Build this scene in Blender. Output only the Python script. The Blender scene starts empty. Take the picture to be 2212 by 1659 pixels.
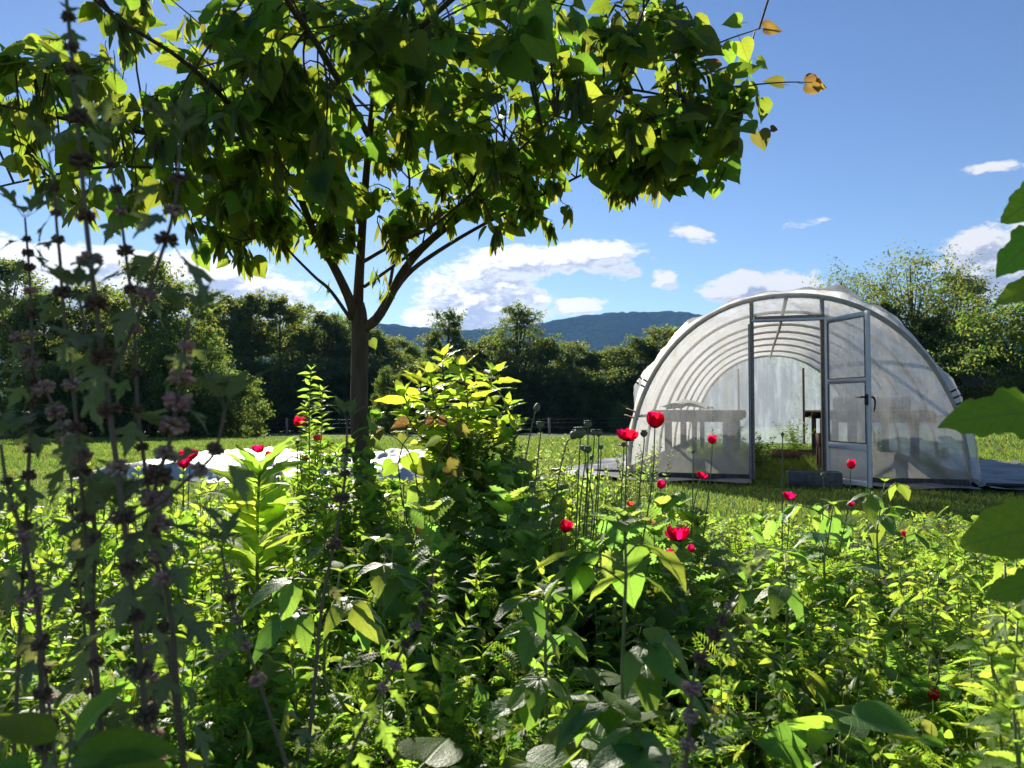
import bpy, math, random
import numpy as np
from mathutils import Vector, Matrix

R = random.Random(11)
RNG = np.random.default_rng(11)
scene = bpy.context.scene
col = scene.collection
PI = math.pi

# ------------------------------------------------------------------ camera, sky, sun, exposure
FPX, CX, CY, HORIZON, EYE = 1671.0, 1106.0, 829.5, 885.0, 0.95
PITCH = math.atan((HORIZON - CY) / FPX)
cam_d = bpy.data.cameras.new('camera')
cam_d.sensor_width = 36.0
cam_d.lens = 36.0 * FPX / 2212.0
cam_d.clip_start, cam_d.clip_end = 0.05, 20000
cam_d.dof.use_dof = True
cam_d.dof.focus_distance = 5.0
cam_d.dof.aperture_fstop = 7.5
cam = bpy.data.objects.new('camera', cam_d)
cam.location = (0, 0, EYE)
cam.rotation_euler = (math.radians(90) + PITCH, 0, 0)
col.objects.link(cam)
scene.camera = cam

SUN_AZ, SUN_EL = math.radians(-17.0), math.radians(25.0)
SUN_DIR = Vector((math.sin(SUN_AZ) * math.cos(SUN_EL), math.cos(SUN_AZ) * math.cos(SUN_EL), math.sin(SUN_EL)))
sun_d = bpy.data.lights.new('sun', 'SUN')
sun_d.energy = 5.0
sun_d.angle = math.radians(0.55)
sun_d.color = (1.0, 0.93, 0.80)
sun = bpy.data.objects.new('sun', sun_d)
sun.rotation_euler = SUN_DIR.to_track_quat('Z', 'Y').to_euler()
sun.location = (0, 0, 30)
col.objects.link(sun)

scene.view_settings.view_transform = 'Standard'
scene.view_settings.look = 'None'
scene.view_settings.exposure = 1.15
scene.view_settings.gamma = 1.0
scene.view_settings.use_curve_mapping = False
scene.render.engine = 'CYCLES'
cy = scene.cycles
cy.use_denoising = True
cy.max_bounces = 9
cy.diffuse_bounces = 4
cy.glossy_bounces = 2
cy.transmission_bounces = 6
cy.transparent_max_bounces = 16
cy.volume_bounces = 0
cy.sample_clamp_indirect = 6.0
cy.caustics_reflective = False
cy.caustics_refractive = False

SKY_STRENGTH = 0.053
world = bpy.data.worlds.new('World')
scene.world = world
world.use_nodes = True


class NT:
    """small node-graph helper"""
    def __init__(self, tree):
        self.t = tree
        self.t.nodes.clear()

    def n(self, kind, **kw):
        nd = self.t.nodes.new(kind)
        for k, v in kw.items():
            setattr(nd, k, v)
        return nd

    def put(self, sock, v):
        if v is None:
            return
        if hasattr(v, 'is_output') or isinstance(v, bpy.types.NodeSocket):
            self.t.links.new(v, sock)
        else:
            sock.default_value = v

    def m(self, op, a, b=None, c=None, clamp=False):
        nd = self.n('ShaderNodeMath', operation=op, use_clamp=clamp)
        self.put(nd.inputs[0], a)
        self.put(nd.inputs[1], b)
        self.put(nd.inputs[2], c)
        return nd.outputs[0]

    def smooth(self, v, lo, hi, a=0.0, b=1.0):
        nd = self.n('ShaderNodeMapRange', interpolation_type='SMOOTHSTEP')
        self.put(nd.inputs[0], v)
        nd.inputs[1].default_value, nd.inputs[2].default_value = lo, hi
        nd.inputs[3].default_value, nd.inputs[4].default_value = a, b
        return nd.outputs[0]

    def noise(self, vec, scale, detail=4.0, rough=0.55, dist=0.0):
        nd = self.n('ShaderNodeTexNoise')
        self.put(nd.inputs['Vector'], vec)
        nd.inputs['Scale'].default_value = scale
        nd.inputs['Detail'].default_value = detail
        nd.inputs['Roughness'].default_value = rough
        nd.inputs['Distortion'].default_value = dist
        return nd.outputs[0]

    def mix(self, f, a, b, blend='MIX'):
        nd = self.n('ShaderNodeMix', data_type='RGBA', blend_type=blend)
        self.put(nd.inputs[0], f)
        self.put(nd.inputs[6], a)
        self.put(nd.inputs[7], b)
        return nd.outputs[2]

    def xyz(self, x, y, z=0.0):
        nd = self.n('ShaderNodeCombineXYZ')
        for s, v in zip(nd.inputs, (x, y, z)):
            self.put(s, v)
        return nd.outputs[0]

    def sep(self, v):
        nd = self.n('ShaderNodeSeparateXYZ')
        self.put(nd.inputs[0], v)
        return nd.outputs


def ang(px, py):
    a = math.atan((px - CX) / FPX)
    return a, math.atan((HORIZON - py) / FPX * math.cos(a))


def build_world():
    g = NT(world.node_tree)
    out = g.n('ShaderNodeOutputWorld')
    bg = g.n('ShaderNodeBackground')
    bg.inputs['Strength'].default_value = SKY_STRENGTH
    sky = g.n('ShaderNodeTexSky', sky_type='NISHITA')
    sky.sun_disc = False
    sky.sun_elevation = SUN_EL
    sky.sun_rotation = SUN_AZ
    sky.altitude = 300
    sky.air_density = 1.0
    sky.dust_density = 0.05
    sky.ozone_density = 3.0
    tc = g.n('ShaderNodeTexCoord')
    x, y, z = g.sep(tc.outputs['Generated'])
    az = g.m('ARCTAN2', x, y)
    el = g.m('ARCSINE', z)
    # cloud banks low over the hills: centre and half size in image-like angles (azimuth, elevation), weight
    rects = [  # px box x0,x1,y0,y1, gain
        (-500, 850, 515, 790, 1.15),   # long grey bank in the west
        (860, 1210, 560, 790, 1.0),    # heap cloud over the hill
        (960, 1440, 515, 600, 0.85),   # flat bright streak
        (1290, 1400, 560, 610, 0.6),
        (1400, 1470, 575, 625, 0.5),
        (1520, 1790, 580, 665, 0.85),
        (1990, 2700, 425, 700, 1.1),   # bank in the east
        (2060, 2230, 345, 375, 0.42),
        (1680, 1800, 468, 492, 0.38),
        (1450, 1560, 480, 530, 0.33),
        (1180, 1310, 640, 680, 0.5),
    ]

    def field(a, e):
        f = None
        for x0, x1, y0, y1, gain in rects:
            a0, e0 = ang((x0 + x1) / 2, (y0 + y1) / 2)
            ra = abs(ang(x1, y0)[0] - ang(x0, y0)[0]) / 2
            re = abs(ang((x0 + x1) / 2, y0)[1] - ang((x0 + x1) / 2, y1)[1]) / 2
            da = g.m('DIVIDE', g.m('SUBTRACT', a, a0), ra)
            de = g.m('DIVIDE', g.m('SUBTRACT', e, e0), re)
            r2 = g.m('ADD', g.m('POWER', g.m('ABSOLUTE', da), 2.6), g.m('POWER', g.m('ABSOLUTE', de), 2.6))
            v = g.m('MULTIPLY', g.m('SUBTRACT', 1.0, r2), gain)
            v = g.m('MAXIMUM', v, -1.0)
            f = v if f is None else g.m('MAXIMUM', f, v)
        # beyond the picture: the same low cumulus goes on all round the horizon
        side = g.smooth(g.m('ABSOLUTE', a), 0.75, 1.0)
        band = g.m('MULTIPLY', g.smooth(e, 0.30, 0.08), side)
        band = g.m('SUBTRACT', g.m('MULTIPLY', band, 1.1), 1.0)
        return g.m('MAXIMUM', f, band)

    def density(a, e):
        p = g.xyz(a, g.m('MULTIPLY', e, 1.9), 3.7)
        n1 = g.noise(p, 15.0, 9.0, 0.62, 0.35)
        n2 = g.noise(p, 38.0, 5.0, 0.62, 0.2)
        nn = g.m('ADD', g.m('MULTIPLY', g.m('SUBTRACT', n1, 0.5), 2.5), g.m('MULTIPLY', g.m('SUBTRACT', n2, 0.5), 1.0))
        return g.m('ADD', g.m('MULTIPLY', field(a, e), 1.0), g.m('ADD', nn, -0.12))

    d0 = density(az, el)
    d1 = density(g.m('ADD', az, -0.010), g.m('ADD', el, 0.018))
    alpha = g.smooth(d0, -0.02, 0.36)
    lit = g.m('SUBTRACT', d0, d1)
    lit = g.smooth(lit, -0.06, 0.42)
    thin = g.smooth(d0, 0.70, 0.10)
    bright = g.m('MAXIMUM', lit, g.m('MULTIPLY', thin, 0.85), clamp=True)
    # forward scattering: clouds towards the sun are brighter
    sd = g.n('ShaderNodeVectorMath', operation='DOT_PRODUCT')
    g.t.links.new(tc.outputs['Generated'], sd.inputs[0])
    sd.inputs[1].default_value = SUN_DIR
    near = g.smooth(sd.outputs['Value'], 0.80, 0.99)
    k = 1.0 / SKY_STRENGTH / (2 ** scene.view_settings.exposure)
    c_sh = (0.42 * k, 0.47 * k, 0.62 * k, 1)
    c_li = (0.97 * k, 0.96 * k, 0.97 * k, 1)
    c = g.mix(bright, c_sh, c_li)
    gain = g.m('ADD', 0.95, g.m('MULTIPLY', near, 0.35))
    cc = g.n('ShaderNodeVectorMath', operation='SCALE')
    g.t.links.new(c, cc.inputs[0])
    g.t.links.new(gain, cc.inputs['Scale'])
    hs = g.n('ShaderNodeHueSaturation')
    hs.inputs['Hue'].default_value = 0.508
    hs.inputs['Saturation'].default_value = 1.07
    hs.inputs['Value'].default_value = 1.06
    g.t.links.new(sky.outputs[0], hs.inputs['Color'])
    colr = g.mix(g.m('MULTIPLY', alpha, 0.96), hs.outputs[0], cc.outputs[0])
    g.t.links.new(colr, bg.inputs['Color'])
    g.t.links.new(bg.outputs[0], out.inputs['Surface'])


build_world()


# ------------------------------------------------------------------ helpers
def P(px, py, d):
    """world point seen at photograph position (px, py), d metres in front of the camera"""
    u, v = (px - CX) / FPX, (CY - py) / FPX
    c, s = math.cos(PITCH), math.sin(PITCH)
    dy, dz = c - v * s, s + v * c
    k = d / dy
    return np.array([u * k, d, EYE + dz * k])


def gz(x, y):
    x, y = np.asarray(x, float), np.asarray(y, float)
    t = np.clip(y - 13, 0, 75)
    z = -0.02 * t
    s = np.clip((y - 12) / 16, 0, 1)
    z = z + np.clip(x - 7, 0, 60) * 0.045 * s * s * (3 - 2 * s)
    z = z + 0.05 * np.sin(x * 0.31 + 1) * np.sin(y * 0.23) * np.clip((y - 14) / 10, 0, 1)
    return z


def norm(v):
    v = np.asarray(v, float)
    return v / (np.linalg.norm(v) + 1e-12)


def basis(d, n):
    y = norm(d)
    x = np.cross(y, n)
    if np.linalg.norm(x) < 1e-5:
        x = np.cross(y, [1, 0.2, 0.1])
    x = norm(x)
    return np.stack([x, y, np.cross(x, y)], axis=1)


def mesh_np(name, V, Q=None, T=None, uv=None, mat=None, smooth=True):
    me = bpy.data.meshes.new(name)
    V = np.asarray(V, np.float32)
    Q = np.zeros((0, 4), np.int32) if Q is None or len(Q) == 0 else np.asarray(Q, np.int32)
    T = np.zeros((0, 3), np.int32) if T is None or len(T) == 0 else np.asarray(T, np.int32)
    me.vertices.add(len(V))
    me.vertices.foreach_set('co', V.ravel())
    loops = np.concatenate([Q.ravel(), T.ravel()]).astype(np.int32)
    me.loops.add(len(loops))
    me.loops.foreach_set('vertex_index', loops)
    nq, nt = len(Q), len(T)
    me.polygons.add(nq + nt)
    starts = np.concatenate([np.arange(nq) * 4, nq * 4 + np.arange(nt) * 3]).astype(np.int32)
    me.polygons.foreach_set('loop_start', starts)
    me.polygons.foreach_set('use_smooth', np.full(nq + nt, bool(smooth)))
    if uv is not None:
        lay = me.uv_layers.new(name='uv')
        lay.data.foreach_set('uv', np.asarray(uv, np.float32)[loops].ravel())
    me.update(calc_edges=True)
    if mat is not None:
        me.materials.append(mat)
    return me


class MB:
    """collects boxes, tubes and sheets; build() makes ONE mesh object"""
    def __init__(self):
        self.V, self.Q, self.T, self.U = [], [], [], []
        self.n = 0

    def add(self, V, Q=(), T=(), uv=None):
        V = np.asarray(V, float)
        if len(Q):
            self.Q.append(np.asarray(Q, int) + self.n)
        if len(T):
            self.T.append(np.asarray(T, int) + self.n)
        self.V.append(V)
        self.U.append(np.zeros((len(V), 2)) if uv is None else np.asarray(uv, float))
        self.n += len(V)
        return self

    def box(self, c, s, rot=None, bevel=0.0):
        h = np.asarray(s, float) / 2
        b = bevel if bevel > 0 else 0
        if b == 0:
            v = np.array([[x, y, z] for x in (-1, 1) for y in (-1, 1) for z in (-1, 1)], float) * h
            q = [[0, 1, 3, 2], [4, 6, 7, 5], [0, 4, 5, 1], [2, 3, 7, 6], [0, 2, 6, 4], [1, 5, 7, 3]]
            t = []
        else:
            v, idx = [], {}
            for sx in (-1, 1):
                for sy in (-1, 1):
                    for sz in (-1, 1):
                        for ax in range(3):
                            p = np.array([sx, sy, sz], float) * (h - b)
                            p[ax] += [sx, sy, sz][ax] * b
                            idx[(sx, sy, sz, ax)] = len(v)
                            v.append(p)
            q, t = [], []
            for ax in range(3):
                o1, o2 = [k for k in range(3) if k != ax]
                for s_ in (-1, 1):
                    f = []
                    for (a, bb) in ((-1, -1), (1, -1), (1, 1), (-1, 1)):
                        k = [0, 0, 0]
                        k[ax], k[o1], k[o2] = s_, a, bb
                        f.append(idx[tuple(k) + (ax,)])
                    q.append(f)
            for ax in range(3):
                o1, o2 = [k for k in range(3) if k != ax]
                for a in (-1, 1):
                    for bb in (-1, 1):
                        f = []
                        for (s_, axx) in ((-1, o1), (1, o1), (1, o2), (-1, o2)):
                            k = [0, 0, 0]
                            k[ax], k[o1], k[o2] = s_, a, bb
                            f.append(idx[tuple(k) + (axx,)])
                        q.append(f)
            for sx in (-1, 1):
                for sy in (-1, 1):
                    for sz in (-1, 1):
                        t.append([idx[(sx, sy, sz, k)] for k in range(3)])
            v = np.array(v)
        if rot is not None:
            v = v @ np.asarray(rot, float).T
        return self.add(v + np.asarray(c, float), q, t)

    def tube(self, pts, radii, sides=6, cap=True):
        pts = np.asarray(pts, float)
        n = len(pts)
        radii = np.broadcast_to(np.asarray(radii, float), (n,))
        tan = np.gradient(pts, axis=0)
        tan /= np.linalg.norm(tan, axis=1, keepdims=True) + 1e-12
        ref = np.array([0.31, 0.17, 0.93]) if abs(tan[0] @ np.array([0.31, 0.17, 0.93])) < 0.9 else np.array([1, 0.1, 0])
        V, a = [], np.arange(sides) / sides * 2 * PI
        for i in range(n):
            x = norm(ref - tan[i] * (ref @ tan[i]))
            ref = x
            yv = np.cross(tan[i], x)
            V.append(pts[i] + radii[i] * (np.cos(a)[:, None] * x + np.sin(a)[:, None] * yv))
        V = np.concatenate(V)
        k = np.arange(sides)
        Q = [np.stack([i * sides + k, i * sides + (k + 1) % sides, (i + 1) * sides + (k + 1) % sides, (i + 1) * sides + k], 1) for i in range(n - 1)]
        T = []
        if cap:
            V = np.concatenate([V, pts[:1], pts[-1:]])
            T = [[(j + 1) % sides, j, n * sides] for j in range(sides)] + [[(n - 1) * sides + j, (n - 1) * sides + (j + 1) % sides, n * sides + 1] for j in range(sides)]
        uv = np.zeros((len(V), 2))
        uv[:n * sides, 0] = np.tile(a / (2 * PI), n)
        uv[:n * sides, 1] = np.repeat(np.arange(n) / max(1, n - 1), sides)
        return self.add(V, np.concatenate(Q), T, uv)

    def grid(self, F, uv=True):
        """F: (rows, cols, 3) array of points"""
        r, c = F.shape[:2]
        i, j = np.meshgrid(np.arange(r - 1), np.arange(c - 1), indexing='ij')
        a = (i * c + j).ravel()
        Q = np.stack([a, a + 1, a + c + 1, a + c], 1)
        u, v = np.meshgrid(np.linspace(0, 1, c), np.linspace(0, 1, r))
        return self.add(F.reshape(-1, 3), Q, uv=np.stack([u.ravel(), v.ravel()], 1))

    def lathe(self, prof, c=(0, 0, 0), sides=12, Rm=None):
        prof = np.asarray(prof, float)
        a = np.arange(sides + 1) / sides * 2 * PI
        F = np.stack([np.stack([r * np.cos(a), r * np.sin(a), np.full_like(a, z)], 1) for r, z in prof])
        if Rm is not None:
            F = F @ np.asarray(Rm, float).T
        return self.grid(F + np.asarray(c, float))

    def mesh(self, name, mat=None, smooth=True):
        return mesh_np(name, np.concatenate(self.V), np.concatenate(self.Q) if self.Q else None,
                       np.concatenate(self.T) if self.T else None, np.concatenate(self.U), mat, smooth)

    def build(self, name, mat=None, parent=None, smooth=True, **kw):
        return link(name, self.mesh(name, mat, smooth), parent, **kw)


def link(name, data, parent=None, label=None, cat=None, group=None, kind=None, M=None):
    o = bpy.data.objects.new(name, data)
    col.objects.link(o)
    if parent is not None:
        o.parent = parent
    if M is not None:
        o.matrix_basis = M
    for k, v in (('label', label), ('category', cat), ('group', group), ('kind', kind)):
        if v:
            o[k] = v
    return o


def empty(name, loc, rz=0, label=None, cat=None, group=None):
    o = link(name, None, None, label, cat, group)
    o.location = loc
    o.rotation_euler = (0, 0, rz)
    o.empty_display_size = 0.1
    return o


def copy_tree(o, parent=None, loc=None, rz=None, sc=None, label=None, group=None):
    c = o.copy()
    col.objects.link(c)
    if parent is not None:
        c.parent = parent
    if loc is not None:
        c.location = loc
    if rz is not None:
        c.rotation_euler = (0, 0, rz)
    if sc is not None:
        c.scale = (sc, sc, sc)
    if label:
        c['label'] = label
    if group:
        c['group'] = group
    for ch in KIDS.get(o.name, ()):
        copy_tree(ch, c)
    return c


KIDS = {}


def index_kids():
    KIDS.clear()
    for o in scene.objects:
        if o.parent is not None:
            KIDS.setdefault(o.parent.name, []).append(o)


def spline(pts, n):
    """Catmull-Rom resample"""
    pts = np.asarray(pts, float)
    if len(pts) == 2:
        t = np.linspace(0, 1, n)[:, None]
        return pts[0] * (1 - t) + pts[1] * t
    p = np.concatenate([[2 * pts[0] - pts[1]], pts, [2 * pts[-1] - pts[-2]]])
    m = len(pts) - 1
    out = []
    for s in np.linspace(0, m - 1e-6, n):
        i = int(s)
        t = s - i
        a, b, c, d = p[i], p[i + 1], p[i + 2], p[i + 3]
        out.append(0.5 * ((2 * b) + (c - a) * t + (2 * a - 5 * b + 4 * c - d) * t * t + (3 * b - a - 3 * c + d) * t ** 3))
    return np.array(out)


# ------------------------------------------------------------------ materials
def new_mat(name):
    m = bpy.data.materials.new(name)
    m.use_nodes = True
    g = NT(m.node_tree)
    out = g.n('ShaderNodeOutputMaterial')
    return m, g, out


def leaf_mat(name, refl, trans, rough=0.42, mixf=0.5, veins=0.0, vfreq=9.0, var=0.25, spec=0.26, blotch=None, tint=None, patch=0.0):
    """thin leaf: reflects `refl`, lets `trans` through; colour varies leaf to leaf"""
    rough, mixf = rough + 0.10, min(0.66, mixf + 0.06)
    trans = tuple(min(0.95, c * 1.18) for c in trans)
    m, g, out = new_mat(name)
    geo = g.n('ShaderNodeNewGeometry')
    oi = g.n('ShaderNodeObjectInfo')
    rnd = g.m('FRACT', g.m('ADD', geo.outputs['Random Per Island'], g.m('MULTIPLY', oi.outputs['Random'], 7.31)))
    tc = g.n('ShaderNodeTexCoord')
    nz = g.noise(tc.outputs['Object'], 22.0, 3.0)
    uvn = g.n('ShaderNodeUVMap', uv_map='uv')
    u, v, _ = g.sep(uvn.outputs[0])
    hsv1, hsv2 = g.n('ShaderNodeHueSaturation'), g.n('ShaderNodeHueSaturation')
    hue = g.m('ADD', 0.5, g.m('MULTIPLY', g.m('SUBTRACT', rnd, 0.5), 0.09 * var / 0.25))
    r2 = g.m('FRACT', g.m('MULTIPLY', rnd, 17.7))
    val = g.m('ADD', 1.0, g.m('ADD', g.m('MULTIPLY', g.m('SUBTRACT', r2, 0.5), 2.0 * var), g.m('MULTIPLY', g.m('SUBTRACT', nz, 0.5), 0.5)))
    if patch > 0:
        pn = g.noise(tc.outputs['Object'], 0.55, 4.0, 0.6)
        val = g.m('ADD', val, g.m('MULTIPLY', g.m('SUBTRACT', pn, 0.5), patch))
        hue = g.m('ADD', hue, g.m('MULTIPLY', g.m('SUBTRACT', pn, 0.5), -0.10))
    vein = None
    if veins > 0:
        au = g.m('ABSOLUTE', g.m('SUBTRACT', u, 0.5))
        mid = g.smooth(au, 0.035, 0.008)
        lat = g.m('SINE', g.m('MULTIPLY', g.m('SUBTRACT', v, g.m('MULTIPLY', au, 0.55)), vfreq * 2 * PI))
        lat = g.smooth(lat, 0.82, 1.0)
        vein = g.m('MAXIMUM', mid, g.m('MULTIPLY', lat, 0.6))
    cols = []
    for hsv, c, vs in ((hsv1, refl, 1.0), (hsv2, trans, -0.55)):
        g.put(hsv.inputs['Hue'], hue)
        g.put(hsv.inputs['Value'], val)
        hsv.inputs['Color'].default_value = (*c, 1)
        o = hsv.outputs[0]
        if vein is not None:
            o = g.mix(g.m('MULTIPLY', vein, veins), o, (*(np.array(c) * (1.9 if vs > 0 else 0.55) + (0.02 if vs > 0 else 0)), 1))
        if blotch is not None:
            o = g.mix(g.smooth(v, 0.34, 0.22), o, (*blotch, 1))
        if tint is not None:
            o = g.mix(g.m('MULTIPLY', g.smooth(g.noise(tc.outputs['Object'], 7.0, 2.0), 0.5, 0.68), 0.8), o, (*(np.array(tint) * (1 if vs > 0 else 1.6)), 1))
        cols.append(o)
    pb = g.n('ShaderNodeBsdfPrincipled')
    g.put(pb.inputs['Base Color'], cols[0])
    g.put(pb.inputs['Roughness'], g.m('ADD', rough, g.m('MULTIPLY', g.m('SUBTRACT', nz, 0.5), 0.25)))
    pb.inputs['Specular IOR Level'].default_value = spec
    if vein is not None:
        bp = g.n('ShaderNodeBump')
        bp.inputs['Strength'].default_value = 0.35
        bp.inputs['Distance'].default_value = 0.004
        g.put(bp.inputs['Height'], g.m('SUBTRACT', nz, vein))
        g.t.links.new(bp.outputs[0], pb.inputs['Normal'])
    tr = g.n('ShaderNodeBsdfTranslucent')
    g.put(tr.inputs['Color'], cols[1])
    ms = g.n('ShaderNodeMixShader')
    ms.inputs[0].default_value = mixf
    g.t.links.new(pb.outputs[0], ms.inputs[1])
    g.t.links.new(tr.outputs[0], ms.inputs[2])
    g.t.links.new(ms.outputs[0], out.inputs['Surface'])
    return m


def solid_mat(name, c1, c2=None, scale=8.0, rough=0.7, bump=0.0, metal=0.0, stretch=(1, 1, 1), spec=0.4, dist=0.01, detail=6.0):
    m, g, out = new_mat(name)
    tc = g.n('ShaderNodeTexCoord')
    mp = g.n('ShaderNodeMapping')
    g.t.links.new(tc.outputs['Object'], mp.inputs[0])
    mp.inputs['Scale'].default_value = stretch
    nz = g.noise(mp.outputs[0], scale, detail, 0.6)
    pb = g.n('ShaderNodeBsdfPrincipled')
    c2 = c2 or c1
    g.put(pb.inputs['Base Color'], g.mix(g.smooth(nz, 0.32, 0.68), (*c1, 1), (*c2, 1)))
    g.put(pb.inputs['Roughness'], g.m('ADD', rough, g.m('MULTIPLY', g.m('SUBTRACT', nz, 0.5), 0.2)))
    pb.inputs['Metallic'].default_value = metal
    pb.inputs['Specular IOR Level'].default_value = spec
    if bump > 0:
        bp = g.n('ShaderNodeBump')
        bp.inputs['Strength'].default_value = bump
        bp.inputs['Distance'].default_value = dist
        g.put(bp.inputs['Height'], nz)
        g.t.links.new(bp.outputs[0], pb.inputs['Normal'])
    g.t.links.new(pb.outputs[0], out.inputs['Surface'])
    return m


def film_mat(name, clear, milk, dirt=(0.55, 0.52, 0.45), rough=0.25, base_dirt=0.0, gloss=0.08):
    """thin plastic film: part clear, part milky"""
    m, g, out = new_mat(name)
    tc = g.n('ShaderNodeTexCoord')
    ob = tc.outputs['Object']
    x, y, z = g.sep(ob)
    nz = g.noise(ob, 1.7, 5.0, 0.6, 0.4)
    st = g.noise(g.xyz(g.m('MULTIPLY', x, 5.0), g.m('MULTIPLY', y, 5.0), g.m('MULTIPLY', z, 0.7)), 1.4, 5.0, 0.65)
    dd = g.smooth(st, 0.42, 0.75)
    if base_dirt > 0:
        low = g.m('MULTIPLY', g.smooth(g.m('ADD', z, g.m('MULTIPLY', g.m('SUBTRACT', nz, 0.5), 0.6)), 0.62, 0.05), base_dirt)
        dd = g.m('MAXIMUM', g.m('MULTIPLY', dd, 0.6), low)
    colr = g.mix(dd, (*milk, 1), (*dirt, 1))
    bp = g.n('ShaderNodeBump')
    bp.inputs['Strength'].default_value = 0.5
    bp.inputs['Distance'].default_value = 0.03
    g.put(bp.inputs['Height'], g.m('ADD', g.noise(ob, 6.0, 4.0, 0.6, 1.2), st))
    df, tl, gl, tp = (g.n('ShaderNodeBsdfDiffuse'), g.n('ShaderNodeBsdfTranslucent'), g.n('ShaderNodeBsdfGlossy'), g.n('ShaderNodeBsdfTransparent'))
    for s in (df, tl):
        g.put(s.inputs['Color'], colr)
        g.t.links.new(bp.outputs[0], s.inputs['Normal'])
    gl.inputs['Roughness'].default_value = rough
    g.t.links.new(bp.outputs[0], gl.inputs['Normal'])
    tp.inputs['Color'].default_value = (0.93, 0.94, 0.95, 1)
    m1, m2, m3 = g.n('ShaderNodeMixShader'), g.n('ShaderNodeMixShader'), g.n('ShaderNodeMixShader')
    m1.inputs[0].default_value = 0.78
    g.t.links.new(df.outputs[0], m1.inputs[1])
    g.t.links.new(tl.outputs[0], m1.inputs[2])
    g.put(m2.inputs[0], g.m('SUBTRACT', clear, g.m('MULTIPLY', dd, clear * 0.45)))
    g.t.links.new(m1.outputs[0], m2.inputs[1])
    g.t.links.new(tp.outputs[0], m2.inputs[2])
    m3.inputs[0].default_value = gloss
    g.t.links.new(m2.outputs[0], m3.inputs[1])
    g.t.links.new(gl.outputs[0], m3.inputs[2])
    g.t.links.new(m3.outputs[0], out.inputs['Surface'])
    return m


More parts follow.
